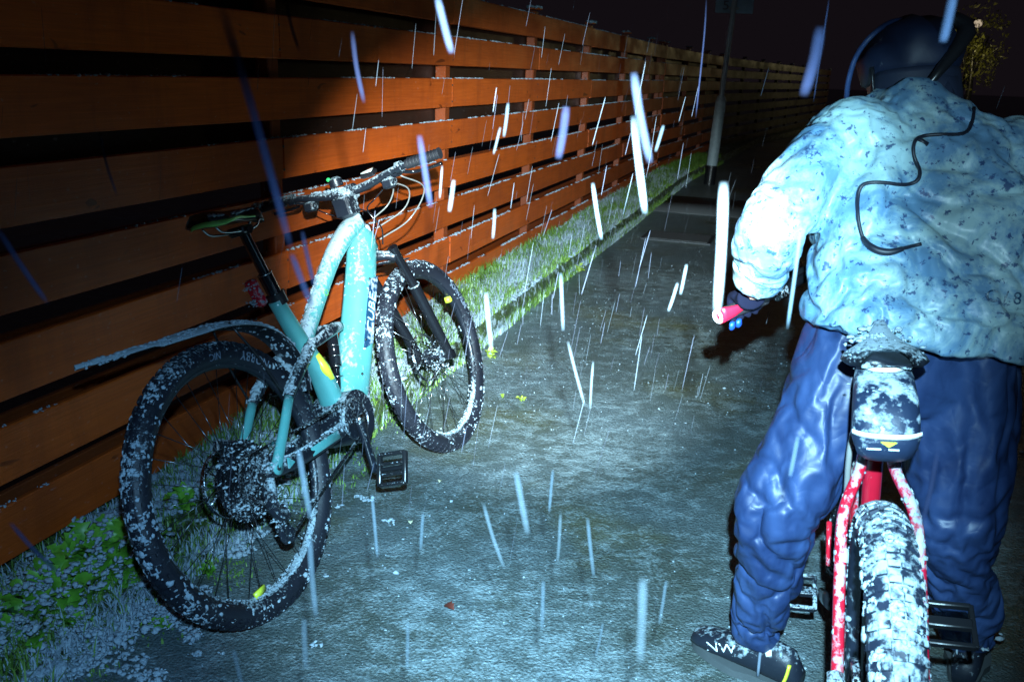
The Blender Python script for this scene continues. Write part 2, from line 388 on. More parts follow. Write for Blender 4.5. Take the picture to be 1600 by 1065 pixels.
def remeshed(mb, voxel, smooth_it=6, smooth_f=.5):
    me = bpy.data.meshes.new('tmp'); me.from_pydata(mb.v, [], mb.f); me.update()
    o = bpy.data.objects.new('tmp', me); COL.objects.link(o)
    r = o.modifiers.new('r', 'REMESH'); r.mode = 'VOXEL'; r.voxel_size = voxel
    if smooth_it: q = o.modifiers.new('s', 'SMOOTH'); q.iterations = smooth_it; q.factor = smooth_f
    bpy.context.view_layer.update()
    out = bpy.data.meshes.new_from_object(o.evaluated_get(bpy.context.evaluated_depsgraph_get()))
    bpy.data.objects.remove(o); bpy.data.meshes.remove(me)
    out.polygons.foreach_set('use_smooth', [True] * len(out.polygons)); return out
def displace(me, fn, it=2):
    for v in me.vertices: v.co += v.normal * fn(v.co)
    n = len(me.vertices); E_ = np.empty(len(me.edges) * 2, np.int32); me.edges.foreach_get('vertices', E_); E_ = E_.reshape(-1, 2)
    V = np.empty(n * 3, np.float32); me.vertices.foreach_get('co', V); V = V.reshape(-1, 3).astype(float); dg = np.bincount(E_.ravel(), minlength=n)[:, None].clip(1)
    for _ in range(it):
        a = np.zeros_like(V)
        for c in range(3): a[:, c] = np.bincount(E_[:, 0], V[E_[:, 1], c], n) + np.bincount(E_[:, 1], V[E_[:, 0], c], n)
        V = V * .45 + a / dg * .55
    me.vertices.foreach_set('co', V.astype(np.float32).ravel()); me.update()
def settle(me, frames, shrink, weight, pressure=.4, grav=.3, bend=.08):
    """let the shell buckle like thin rain cloth that is a little too large"""
    o = bpy.data.objects.new('tmp', me); COL.objects.link(o)
    vg = o.vertex_groups.new(name='pin')
    for v in me.vertices: vg.add([v.index], weight(v.co), 'REPLACE')
    md = o.modifiers.new('c', 'CLOTH'); st = md.settings
    st.quality = 4; st.mass = .12; st.tension_stiffness = st.compression_stiffness = 12; st.shear_stiffness = 6; st.bending_stiffness = bend
    st.tension_damping = st.compression_damping = 8; st.air_damping = 3
    st.vertex_group_mass = 'pin'; st.pin_stiffness = 1.2; st.shrink_min = shrink; st.shrink_max = shrink
    st.use_pressure = pressure > 0; st.uniform_pressure_force = pressure; st.effector_weights.gravity = grav
    md.collision_settings.use_collision = False; md.collision_settings.use_self_collision = False
    md.point_cache.frame_start = 1; md.point_cache.frame_end = frames + 1
    for f in range(1, frames + 1): S.frame_set(f)
    sb = o.modifiers.new('sb', 'SUBSURF'); sb.levels = 1; sb.render_levels = 1
    out = bpy.data.meshes.new_from_object(o.evaluated_get(bpy.context.evaluated_depsgraph_get()))
    bpy.data.objects.remove(o); bpy.data.meshes.remove(me); S.frame_set(1)
    out.polygons.foreach_set('use_smooth', [True] * len(out.polygons)); return out
UF = Vector((math.sin(AZ), math.cos(AZ), 0)); NF = Vector((math.cos(AZ), -math.sin(AZ), 0)); UP = Vector((0, 0, 1))
def fp(lat, s, z=0): return NF * lat + UF * s + UP * z      # across, along and above the path
def nzv(x, y=0, z=0): return noise.noise(Vector((x, y, z)))

# ------------------------------------------------------------------ ground
def ground_h(lat, s):
    return .006 * nzv(lat * .9, s * .9) + .003 * nzv(lat * 4, s * 4, 3)
mb = MB(); B = 220.0
LX = [-B, -60, -20, -8, -4] + list(np.arange(-3, 3.01, .12)) + [4, 8, 20, 60, B]
LY = [-60, -20, -5, -1] + list(np.arange(0, 9, .12)) + list(np.arange(9, 20, 1.0)) + [30, 50, 90, 150, B]
for y in LY:
    for x in LX: mb.v.append(tuple(fp(x, y, ground_h(x, y) if abs(x) < 3.1 and -1 <= y < 20 else 0)))
nx = len(LX)
for j in range(len(LY) - 1):
    for i in range(nx - 1): mb.f.append((j * nx + i, j * nx + i + 1, (j + 1) * nx + i + 1, (j + 1) * nx + i))
mb.build('path', 'asphalt', kind='structure')
# the raised grass verge between path and fence, with a mossy kerb; it runs out to path level near the camera
def verge_z(s): return .10 * min(1, max(0, (s - 1.9) / 1.5)) ** .8 + .012
def bendlat(s): return 0.0 if s < 12.75 else (s - 12.75) * .055 + max(0, s - 21) * .1
mb = MB(); LS = list(np.arange(.2, 9, .06)) + list(np.arange(9, 34, .4)); LA = np.linspace(-2.25, -1.60, 16)
for s_ in LS:
    for a in LA:
        z = verge_z(s_) + .02 * nzv(a * 6, s_ * 3) + .014 * nzv(a * 18, s_ * 14, 5)
        mb.v.append(tuple(fp(a + bendlat(s_), s_, z)))
for j in range(len(LS) - 1):
    for i in range(15): mb.f.append((j * 16 + i, j * 16 + i + 1, (j + 1) * 16 + i + 1, (j + 1) * 16 + i))
mb.build('verge', 'verge', kind='structure')
mb = MB()
prof = [(-1.62, .0), (-1.60, 1.0), (-1.55, 1.04), (-1.53, .9), (-1.52, .3), (-1.515, -.3)]
KS = [k for k in LS if k >= 1.2]
for s_ in KS:
    for k, (a, zz) in enumerate(prof):
        j_ = .016 * nzv(s_ * 7, k * 3.1, 2) + .008 * nzv(s_ * 25, k * 3, 9)
        mb.v.append(tuple(fp(a + bendlat(s_) + j_, s_, verge_z(s_) * zz + j_ * .6 - (0.01 if k in (0, 5) else 0))))
npf = len(prof)
for j in range(len(KS) - 1):
    for i in range(npf - 1): mb.f.append((j * npf + i, j * npf + i + 1, (j + 1) * npf + i + 1, (j + 1) * npf + i))
mb.build('kerb', 'verge', kind='structure')
# repaired patch and inspection cover in the path, near the sign post
w = atz(1095, 322); la, ss = w.dot(NF), w.dot(UF)
MB().box(fp(la, ss, .004), (1.3, 1.4, .012), Matrix.Rotation(-AZ, 3, 'Z')).build('asphalt_patch', 'patch', kind='structure')
w = atz(1060, 372); la, ss = w.dot(NF), w.dot(UF)
cv = thing('inspection_cover', 'dark rectangular iron cover set in the path beyond the bright streaks', 'cover', Matrix.Translation(fp(la, ss, .006)) @ Matrix.Rotation(-AZ, 4, 'Z'))
sharp(MB().box((0, 0, .001), (.62, .46, .014)).build('frame', 'iron', cv)); sharp(MB().box((0, 0, .004), (.56, .40, .014)).build('lid', 'patch', cv))

# ------------------------------------------------------------------ fence
BT = [1.808, 1.583, 1.356, 1.130, .903, .675, .448, .222, -.005]; BH = .160; FD = -1.95
def fence_run(label, p0, az, length, post_s, nback=True, snow=True, wd='wood'):
    """p0: start on the front face of the boards; boards run along local +X, local +Y points away from the path"""
    d = Vector((math.sin(az), math.cos(az), 0)); away = Vector((-math.cos(az), math.sin(az), 0))
    mw = Matrix(((d.x, away.x, 0, p0.x), (d.y, away.y, 0, p0.y), (0, 0, 1, 0), (0, 0, 0, 1)))
    t = thing('slat_fence', label, 'fence', mw)
    ends = [0.0] + [p for i, p in enumerate(post_s) if i % 2 == 0 and p > .5 and p < length - .5] + [length]
    cache = {}
    sp, sn, sz = [], [], []
    for r, zt in enumerate(BT):
        e2 = ends if r % 2 == 0 else [0.0] + [p for i, p in enumerate(post_s) if i % 2 == 1 and .5 < p < length - .5] + [length]
        for a, b_ in zip(e2[:-1], e2[1:]):
            for back in (False, True):
                if back and (not nback or r > 7): continue
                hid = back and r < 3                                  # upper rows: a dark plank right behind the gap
                L = b_ - a - .006
                mbb = MB(); zo = random.uniform(-.004, .004); yo = random.uniform(-.003, .003)
                th = .022
                nseg = max(2, int(L / .35)); P = []
                for q in range(nseg + 1):
                    x = a + .003 + L * q / nseg; wv = .003 * nzv(x * .8, r * 7, back)
                    y0 = (.098 if back else 0) + yo + wv
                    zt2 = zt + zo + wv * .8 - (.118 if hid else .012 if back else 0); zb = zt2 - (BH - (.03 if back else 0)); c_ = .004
                    P.append([(x, y0, zb + c_), (x, y0, zt2 - c_), (x, y0 + c_, zt2), (x, y0 + th - c_, zt2), (x, y0 + th, zt2 - c_), (x, y0 + th, zb)])
                for q in P: mbb.v += q
                for q in range(nseg):
                    for k in range(6): k2 = (k + 1) % 6; mbb.f.append((q * 6 + k, (q + 1) * 6 + k, (q + 1) * 6 + k2, q * 6 + k2))
                mbb.f.append((0, 1, 2, 3, 4, 5)); mbb.f.append(tuple(nseg * 6 + k for k in (5, 4, 3, 2, 1, 0)))
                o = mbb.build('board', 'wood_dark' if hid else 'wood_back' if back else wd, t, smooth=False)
                if not back and snow:
                    for _ in range(int(L * (170 if length > 9 and a < 9 else 60))):
                        x = random.uniform(a, b_); k = nzv(x * 1.9, r * 5.3) + .6 * nzv(x * 9, r * 2.2) + (.12 if x > 3 else -.12)
                        if k < -.02: continue
                        sp.append((x, random.uniform(.002, .018) + yo, zt + zo + .001)); sz.append(random.uniform(.0015, .0055) * (1 + max(0, k) * .8))
    for i, p in enumerate(post_s):
        if p > length: continue
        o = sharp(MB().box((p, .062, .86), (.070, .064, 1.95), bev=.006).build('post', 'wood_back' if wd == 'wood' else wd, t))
        tp = MB().box((p, .045, 1.85), (.085, .085, .014), bev=.004)
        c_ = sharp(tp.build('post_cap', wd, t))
        for _ in range(14): sp.append((p + random.uniform(-.05, .05), random.uniform(0, .09), 1.862)); sz.append(random.uniform(.012, .02))
    if sp:
        ar = np.array(sz); o = lumps('snow', sp, ar, t, sub=1, flat=.7)
        # snow lies along the boards: stretch lumps lengthwise
    sc = MB()
    for p in post_s:
        if p > min(length, 9): continue
        for zt in BT:
            for dz in (.035, .125): sc.cyl((p, .001, zt - dz), (p, -.0012, zt - dz), .0055, 7)
    if length > 5 and snow: sc.build('screws', 'iron', t, kind='stuff')
    return t
s0 = .1
posts = [x - s0 for x in (1.32, 3.1, 4.88, 6.6, 8.36, 10.1, 11.7)]
fence_run('long orange stained slat fence the teal bike leans on', fp(FD, s0), AZ, 12.72 - s0, posts + [12.55 - s0])
p1 = fp(FD, 12.76)
fence_run('second run of slat fence, behind the sign post, past the joint', p1, AZ + math.radians(3.0), 5.5, [.12, 1.9, 3.7, 5.4], True)
p2 = p1 + Vector((math.sin(AZ + math.radians(3)), math.cos(AZ + math.radians(3)), 0)) * 5.54
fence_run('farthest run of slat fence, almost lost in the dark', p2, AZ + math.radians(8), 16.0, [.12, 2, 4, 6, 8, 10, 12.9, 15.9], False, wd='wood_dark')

# ------------------------------------------------------------------ grass, moss, snow on the verge
def blades(name, n, srange, latr, hr, wr, m, dens=None, lean=.6, kind='stuff', label=None):
    V, F = [], []
    V = np.zeros((n, 5, 3)); k = 0; tries = 0
    while k < n and tries < n * 12:
        tries += 1
        s_ = srange[0] + (srange[1] - srange[0]) * random.random() ** 1.3; a = random.uniform(*latr)
        if dens and random.random() > dens(a, s_): continue
        h = random.uniform(*hr) * (1 if s_ > 2.5 else .8); w_ = random.uniform(*wr) * (1 + .12 * max(0, s_ - 4)); g = random.uniform(0, 6.283)
        zb = (verge_z(s_) if a < -1.53 else 0.0) * (1 if a > -1.75 or True else 1) - .006
        b0_ = fp(a + bendlat(s_), s_, zb); t = Vector((math.cos(g), math.sin(g), 0)); q = Vector((-t.y, t.x, 0)); l = lean * h * random.uniform(.3, 1.3)
        V[k] = [b0_ - q * w_, b0_ + q * w_, b0_ - q * w_ * .8 + t * l * .4 + UP * h * .6, b0_ + q * w_ * .8 + t * l * .4 + UP * h * .6, b0_ + t * l + UP * h * (.95 if random.random() < .6 else .7)]
        k += 1
    V = V[:k]; idx = np.arange(k)[:, None] * 5
    F = np.concatenate([idx + np.array([[0, 1, 3]]), idx + np.array([[0, 3, 2]]), idx + np.array([[2, 3, 4]])])
    me = bpy.data.meshes.new(name); me.from_pydata(V.reshape(-1, 3).tolist(), [], F.tolist()); me.update()
    return link(name, me, m, None, kind=kind)
def dn(a, s_): return .25 + .75 * (nzv(a * 5, s_ * 2.2) > -.1)
blades('grass', 30000, (1.0, 16), (-1.98, -1.48), (.025, .10), (.0012, .003), 'grass', dn)
blades('moss', 15000, (1.6, 15), (-1.95, -1.48), (.012, .04), (.002, .004), 'grass_lime', lambda a, s_: max(0, .3 + 1.2 * nzv(a * 4, s_ * 1.7, 4)))
blades('frosted_grass', 30000, (.9, 13), (-1.96, -1.48), (.025, .085), (.0012, .003), 'snow', lambda a, s_: max(0.05, .35 + 1.3 * nzv(a * 5, s_ * 1.4, 8)))
pts, szs = [], []
for _ in range(15000):
    s_ = 0.8 + 11 * random.random() ** 1.8; a = random.uniform(-1.95, -1.52)
    k = nzv(a * 4, s_ * 1.5, 8) + .7 * nzv(a * 15, s_ * 12, 1)
    if k < (.02 if s_ < 3 else .12 if s_ < 6 else .24): continue
    pts.append(fp(a + bendlat(s_), s_, verge_z(s_) + random.uniform(.0, .02))); szs.append(random.uniform(.004, .016))
lumps('verge_snow', pts, szs, sub=2, flat=.6)
# slushy snow on the ground at the near left corner and sleet pellets over the path
pts, szs = [], []
for _ in range(42000):
    a = random.uniform(-1.95, -.75); s_ = random.uniform(.9, 3.4)
    k = nzv(a * 5, s_ * 5, 2) + .8 * nzv(a * 17, s_ * 17, 6) - (a + 1.62) * .9 - max(0, s_ - 2.3) * .9
    if k < .12 + (.16 if a > -1.1 else 0): continue
    pts.append(fp(a, s_, .003 + (.018 if a < -1.6 else 0) + random.uniform(0, .012))); szs.append(random.uniform(.002, .009))
lumps('slush', pts, szs, sub=1, flat=.6)
pts, szs = [], []
for _ in range(9000):
    s_ = 1.0 + 7 * random.random() ** 1.4; a = random.uniform(-1.5, 2.2)
    if random.random() > .35 + .9 * nzv(a * 1.3, s_ * 1.3, 3): continue
    pts.append(fp(a, s_, .002 + ground_h(a, s_))); szs.append(random.uniform(.0012, .0034) * (2.1 if random.random() < .03 else 1))
lumps('sleet_pellets', pts, szs, sub=1, flat=.7)
# grassy ground cover at the near left
V = []
blades('ground_weeds', 5000, (1.1, 3.3), (-1.9, -1.35), (.008, .03), (.0015, .0035), 'grass', lambda a, s_: max(0, .35 + 1.1 * nzv(a * 5, s_ * 5, 11) - max(0, a + 1.5) * 2))

pts, szs = [], []
for cx_, cy_, rr_, n_ in ((75, 935, .13, 420), (185, 900, .10, 240), (30, 985, .10, 260), (130, 1010, .12, 260), (225, 965, .07, 130), (330, 700, .10, 200)):
    c_ = atz(cx_, cy_, .02)
    for _ in range(int(n_ * 1.7)):
        a, r_ = random.uniform(0, 6.28), rr_ * random.random() ** .6; q = c_ + Vector((math.cos(a) * r_, math.sin(a) * r_, 0))
        if q.dot(NF) < -1.93: continue
        q.z = .012 + .060 * (1 - r_ / rr_) * random.random() + .02 * nzv(q.x * 20, q.y * 20); pts.append(q); szs.append(random.uniform(.002, .0075))
lumps('frosted_clumps', pts, szs, sub=2, flat=.7)
# leafy weeds: each rosette is a thing, each leaf a part
def leaf_mesh(name, L=.05, w=.022, lob=.25):
    mb = MB(); n = 7
    for i in range(n + 1):
        t = i / n; ww = w * math.sin(math.pi * min(1, t * .92 + .06)) ** .8 * (1 + lob * math.sin(t * 19)); z = .35 * L * math.sin(t * 2.4) - .1 * L * t; x = L * t
        mb.v += [(x, -ww, z + ww * .35), (x, 0, z), (x, ww, z + ww * .35)]
    for i in range(n):
        for k in range(2): mb.f.append((i * 3 + k, i * 3 + k + 1, i * 3 + k + 4, i * 3 + k + 3))
    return mb.mesh(name)
LEAF = {}
for key in ('leaf', 'leaf_lime'):
    LEAF[key] = []
    for lb, L_, w_ in ((.1, .040, .013), (.3, .034, .012), (.45, .046, .015)):
        me = leaf_mesh('leaf', L_, w_, lob=lb); me.materials.append(M[key]); LEAF[key].append(me)
def weed(px, py, z, size, n, label, m='leaf', snow=.5, name='leafy_weed'):
    p = atz(px, py, z)
    t = thing(name, label, 'weed', Matrix.Translation(p), 'leafy weeds along the fence')
    sp, sz = [], []
    for i in range(n):
        g = random.uniform(0, 6.28); el = random.uniform(.1, 1.25); k = size * random.uniform(.6, 1.25); r = random.uniform(0, 1.2) * size * .06 * (n > 30) + random.uniform(0, .35) * size * .06
        o = bpy.data.objects.new('leaf', random.choice(LEAF[m])); COL.objects.link(o); o.parent = t
        o.rotation_euler = (random.uniform(-.4, .4), -el, g); o.scale = (k,) * 3
        hz = random.uniform(0, .5) * size * .05
        o.location = (math.cos(g) * r, math.sin(g) * r, hz)
        if random.random() < snow:
            q = Matrix.Rotation(g, 3, 'Z') @ Matrix.Rotation(-el, 3, 'Y') @ Vector((.035 * k, 0, .014 * k))
            for _ in range(4): sp.append(Vector((math.cos(g) * r, math.sin(g) * r, hz)) + q + Vector([random.uniform(-.01, .01) * size for _ in range(3)])); sz.append(random.uniform(.0025, .0065) * size)
    if sp: lumps('snow', sp, sz, t, sub=2, flat=.6)
weed(165, 880, .02, 1.5, 80, 'large bright green weed left of the rear tyre of the teal bike', snow=.45)
weed(205, 905, .01, 1.3, 34, 'green weed half hidden behind the rear tyre, at its left edge', snow=.35)
weed(90, 945, .01, 1.5, 44, 'snow covered weed at the foot of the fence, lower left', snow=.95)
weed(30, 1000, .0, 1.4, 36, 'dark green weed in the bottom left corner', snow=.6)
weed(120, 985, .0, 1.0, 16, 'low snowy weed on the slush below the big bright weed', snow=.9)
weed(285, 800, .03, 1.3, 24, 'green weed seen through the left spokes of the rear wheel', snow=.5)
weed(345, 775, .04, 1.1, 20, 'snowy weed behind the cassette of the rear wheel', snow=.8)
weed(330, 900, .0, .7, 14, 'small green weed seen through the lower spokes of the rear wheel', snow=.2)
weed(250, 985, .0, .8, 12, 'flat snowy weed just left of where the rear tyre meets the ground', snow=.9)
weed(765, 560, .0, .9, 14, 'yellow green weed at the kerb, right of the front tyre', 'leaf_lime', .1)
weed(700, 470, .10, .9, 12, 'yellow green weed on the verge above the front hub', 'leaf_lime', .1)
weed(905, 425, .0, 1.2, 18, 'yellow green weed tuft at the kerb foot beyond the bike', 'leaf_lime', .4)
weed(950, 372, .0, 1.5, 18, 'bushy weed at the kerb foot farther up the path', 'leaf', .4)
weed(815, 627, .0, .55, 7, 'pair of tiny yellow green sprigs lying on the path by the front tyre', 'leaf_lime', 0, 'fallen_sprig')
weed(785, 622, .0, .4, 5, 'smallest yellow green sprig on the path, nearer the front tyre', 'leaf_lime', 0, 'fallen_sprig')
weed(530, 700, .0, .9, 16, 'mossy green tuft under the crank of the teal bike', 'leaf_lime', .2)
weed(600, 640, .03, .9, 16, 'mossy green tuft between the frame and the front tyre', 'leaf', .3)
# fallen leaves
for px, py, sc_, lab in ((694, 945, .7, 'small reddish brown dead leaf on the path below the pedal'), (642, 813, .45, 'pale yellow leaf scrap on the path under the pedal'), (690, 750, .4, 'pale leaf scrap on the path right of the pedal')):
    o = link('fallen_leaf', leaf_mesh('fallen_leaf', L=.05 * sc_, w=.018 * sc_), plain('dead_leaf', (.13, .03, .02) if sc_ == .7 else (.6, .6, .4), .5), None, lab, 'leaf', 'fallen leaves on the path')
    o.location = atz(px, py, .006); o.rotation_euler = (.1, .1, random.uniform(0, 6))

# ------------------------------------------------------------------ sign post
pb = atz(1108, 288)
t = thing('sign_post', 'galvanised metal post with a small grey sign seen from behind, beside the path', 'sign post', Matrix.Translation(pb) @ Matrix.Rotation(math.radians(-.2), 4, 'Y'))
sharp(MB().cyl((0, 0, 0), (.012, 0, .26), .080, 20).build('base_sleeve', 'black', t))
sharp(MB().cyl((.012, 0, .26), (.05, 0, 1.12), .073, 20).cyl((.05, 0, 1.12), (.052, 0, 1.19), .073, 20, .045).build('lower_post', 'galv', t))
sharp(MB().cyl((.05, 0, 1.19), (.11, 0, 2.62), .036, 16).build('upper_post', 'galv', t))
sg = sharp(MB().box((.115, .05, 2.42), (.50, .012, .36), bev=.003).build('sign_plate', 'sign', t))
sharp(MB().box((.10, .012, 2.30), (.12, .06, .03)).box((.10, .012, 2.54), (.12, .06, .03)).build('bracket', 'galv', t))
V, F = text_geo('5', .16, .003); mb = MB(); mb.add([(.0 + v.x * 1.2, .038 - v.z, 2.33 + v.y) for v in V], F); mb.build('lettering', 'letter_grey', t, smooth=False)

# ------------------------------------------------------------------ far background: lamps and a lamp lit tree
def lamp(px, py, Y, r, m, label):
    p = at(px, py, Y); t = thing('street_lamp', label, 'street lamp', Matrix.Translation((p.x, p.y, 0)), 'distant street lamps')
    MB().cyl((0, .3, 0), (0, .3, p.z + .2), .06, 8, .04).cyl((0, .3, p.z + .2), (0, -.1, p.z + .16), .03, 8).build('pole', 'black', t)
    MB().ball((0, 0, p.z), r, 3, (1, .8, .9)).build('lamp_head', m, t)
lamp(1505, 68, 30, .10, 'lamp', 'bright distant street lamp right of the cyclist\'s head')
lamp(1478, 56, 34, .09, 'lamp', 'fainter distant street lamp behind the tall blue streak')
lamp(1528, 37, 36, .16, 'lamp_dim', 'dim brownish lamp highest above the cyclist\'s shoulder')
tp = at(1522, 75, 33)
t = thing('tree', 'olive tree lit by the street lamp, above the cyclist\'s shoulder', 'tree', Matrix.Translation((tp.x, tp.y, 0)))
MB().sweep([(0, 0, 0), (.1, 0, tp.z * .5), (0, .1, tp.z + .3)], [.16, .1, .04], n=8, k=3).sweep([(.05, 0, tp.z * .6), (.5, .1, tp.z + .4)], [.06, .02], n=6).sweep([(.05, 0, tp.z * .55), (-.5, .1, tp.z + .2)], [.06, .02], n=6).build('trunk', 'black', t)
V, F = [], []
for _ in range(5200):
    g, e, r = random.uniform(0, 6.28), random.gauss(0, .5), random.random() ** .45
    q = Vector((math.cos(g) * math.cos(e) * 1.15 * r, math.sin(g) * math.cos(e) * 1.1 * r, math.sin(e) * 1.7 * r))
    if nzv(q.x * 1.6, q.y * 1.6, q.z * 1.6) < -.05: continue
    q += Vector((0, 0, tp.z)); a = Vector([random.gauss(0, .05) for _ in range(3)]); b_ = Vector([random.gauss(0, .05) for _ in range(3)])
    k = len(V); V += [tuple(q), tuple(q + a), tuple(q + b_)]; F.append((k, k + 1, k + 2))
me = bpy.data.meshes.new('crown'); me.from_pydata(V, [], F); link('crown', me, 'tree', t, kind='stuff')
pl = bpy.data.lights.new('street_lamp_glow', 'POINT'); pl.energy = 90; pl.color = (1, .85, .4); pl.shadow_soft_size = .1
po = bpy.data.objects.new('street_lamp_glow', pl); COL.objects.link(po); po.location = at(1510, 78, 31.0)
# ------------------------------------------------------------------ bicycle wheels
def tyre_mesh(R, r, side_r=None):
    mb = MB(); prof = []
    for i in range(15):
        g = -math.pi * .86 + 2 * math.pi * .86 * i / 14
        prof.append((R - r + r * math.cos(g) * 1.0, r * .98 * math.sin(g)))
    n = 96; m = len(prof)
    for k in range(n):
        a = 2 * math.pi * k / n
        for rad, y in prof: mb.v.append((rad * math.cos(a), y, rad * math.sin(a)))
    for k in range(n):
        for i in range(m - 1): k2 = (k + 1) % n; mb.f.append((k * m + i, k * m + i + 1, k2 * m + i + 1, k2 * m + i))
    return mb
def knobs(R, r, n, rows, h=.005):
    mb = MB()
    for k in range(n):
        for row, (g, w_, l_) in enumerate(rows):
            a = 2 * math.pi * (k + (.5 if row % 2 else 0)) / n; rad = R - r + (r + h * .3) * math.cos(g); y = (r + h * .3) * math.sin(g)
            Rm = Matrix.Rotation(-a, 3, 'Y') @ Matrix.Rotation(g, 3, 'Z')
            mb.box((rad * math.cos(a), y, rad * math.sin(a)), (h, w_, l_), Rm)
    return mb
def make_wheel(parent, c, R, r, rim_m, tyre_m, knob_m, nsp=28, rotor=.09, cassette=None, letters=None, snow_n=500, name='wheel', snow_bias=None, snow_sz=(.003, .009), spokes=True, valve=-1.45, side_snow=.25):
    rr = R - 2 * r + .010
    mb = MB()
    prof = [(rr + .006, -.015), (rr - .012, -.013), (rr - .018, 0), (rr - .012, .013), (rr + .006, .015)]
    n = 72
    for k in range(n):
        a = 2 * math.pi * k / n
        for rad, y in prof: mb.v.append((rad * math.cos(a), y, rad * math.sin(a)))
    for k in range(n):
        for i in range(5): k2 = (k + 1) % n; mb.f.append((k * 5 + i, k * 5 + (i + 1) % 5, k2 * 5 + (i + 1) % 5, k2 * 5 + i))
    w = mb.build(name, rim_m, parent); w.location = c
    tyre_mesh(R, r).build('tyre', tyre_m, w)
    knobs(R, r, 74, [(0.0, r * .42, .013), (.42, r * .36, .012), (-.42, r * .36, .012), (.85, r * .30, .014), (-.85, r * .30, .014), (1.15, r * .2, .010), (-1.15, r * .2, .010)]).build('tread', knob_m, w, smooth=False, kind='stuff')
    hub = MB().cyl((0, -.066, 0), (0, .066, 0), .014, 14).cyl((0, -.034, 0), (0, -.026, 0), .030, 18).cyl((0, .026, 0), (0, .034, 0), .030, 18); sharp(hub.build('hub', 'black_snowy', w))
    if spokes:
        sm = None
        for k in range(nsp):
            a = 2 * math.pi * k / nsp; sd = 1 if k % 2 else -1; b = a + (.42 if (k // 2) % 2 else -.42)
            p0 = Vector((.028 * math.cos(b + (1.2 if (k // 2) % 2 else -1.2)), sd * .030, .028 * math.sin(b + (1.2 if (k // 2) % 2 else -1.2)))); p1_ = Vector((rr * math.cos(a), sd * .004, rr * math.sin(a)))
            if sm is None:
                L0 = 1.0; sm = MB().cyl((0, 0, 0), (0, 0, 1), .00125, 5).mesh('spoke'); sm.materials.append(M['spoke'])
            o = bpy.data.objects.new('spoke', sm); COL.objects.link(o); o.parent = w; d = p1_ - p0
            o.location = p0; o.rotation_euler = d.to_track_quat('Z', 'Y').to_euler(); o.scale = (1, 1, d.length)
    if rotor:
        mb = MB(); y = .042
        mb.torus((0, y, 0), rotor - .008, .008, (0, 1, 0), 48, 6, rr=.001)
        for k in range(6):
            a = k * math.pi / 3; mb.sweep([(.02 * math.cos(a), y, .02 * math.sin(a)), (.05 * math.cos(a + .25), y, .05 * math.sin(a + .25)), ((rotor - .008) * math.cos(a + .3), y, (rotor - .008) * math.sin(a + .3))], .004, .001, n=6)
        mb.build('brake_rotor', 'steel', w)
    if cassette:
        for i in range(cassette[0]):
            t = i / (cassette[0] - 1); rad = cassette[1] * (1 - t) + cassette[2] * t; y = -.018 - .0042 * i
            mb = MB(); nt_ = int(rad * 460); P = []
            for k in range(nt_ * 2): a = math.pi * k / nt_; q = rad + (.003 if k % 2 else -.002); P.append((q * math.cos(a), q * math.sin(a)))
            q = len(P); mb.v = [(x, y, z) for x, z in P] + [(x, y - .002, z) for x, z in P] + [(x * .82, y, z * .82) for x, z in P] + [(x * .82, y - .002, z * .82) for x, z in P]
            for k in range(q): k2 = (k + 1) % q; mb.f += [(k, k2, q + k2, q + k), (k, k2, 2 * q + k2, 2 * q + k), (q + k, q + k2, 3 * q + k2, 3 * q + k), (2 * q + k, 2 * q + k2, 3 * q + k2, 3 * q + k)]
            for k in range(5): a = k * 2 * math.pi / 5 + i * .2; mb.box((rad * .5 * math.cos(a), y - .001, rad * .5 * math.sin(a)), (rad * .85, .002, .012), Matrix.Rotation(-a, 3, 'Y'))
            mb.build('sprocket', 'darksteel', w, smooth=False)
        MB().cyl((0, -.02, 0), (0, -.06, 0), .02, 14).build('cassette_body', 'darksteel', w)
    if letters:
        for s_, a0, m_, size, sd in letters:
            V, F = text_geo(s_, size, .0006); rad0 = R - r * 1.15
            mb = MB(); P = []
            for v in V:
                a = a0 + (v.x if sd > 0 else -v.x) / rad0; rad = rad0 - v.y * sd
                gg = math.asin(max(-1, min(1, (rad - (R - r)) / r))); yy = r * .98 * math.cos(gg) + .0012 + v.z
                P.append((rad * math.cos(a), -yy, rad * math.sin(a)))
            mb.add(P, F).build('lettering', m_, w, smooth=False)
    pts, szs, nrm = [], [], []
    tries = 0
    while len(pts) < snow_n and tries < snow_n * 40:
        tries += 1
        a = random.uniform(0, 6.283); g = random.gauss(0, .75) if random.random() > side_snow else random.uniform(-2.4, 2.4)
        if abs(g) > 2.5: continue
        k = nzv(math.cos(a) * 5, g * 1.2, math.sin(a) * 5) + .6 * nzv(math.cos(a) * 19, g * 3, math.sin(a) * 19) + (snow_bias(a, g) if snow_bias else 0)
        if k < .27: continue
        nn = Vector((math.cos(a) * math.cos(g), math.sin(g), math.sin(a) * math.cos(g)))
        p = Vector((math.cos(a) * (R - r), 0, math.sin(a) * (R - r))) + nn * (r + .0015)
        pts.append(p); nrm.append(nn); szs.append(random.uniform(*snow_sz) * (1 + .5 * max(0, k)))
    lumps('snow', pts, szs, w, sub=1, flat=.45, normals=nrm)
    pts, szs = [], []
    for _ in range(240):                                  # snow lying inside the bottom of the rim and tyre
        a = random.gauss(-math.pi / 2, .42); pts.append((math.cos(a) * (rr - .016), random.uniform(-.016, .016), math.sin(a) * (rr - .016))); szs.append(random.uniform(.002, .006))
    lumps('rim_snow', pts, szs, w, sub=1)
    return w
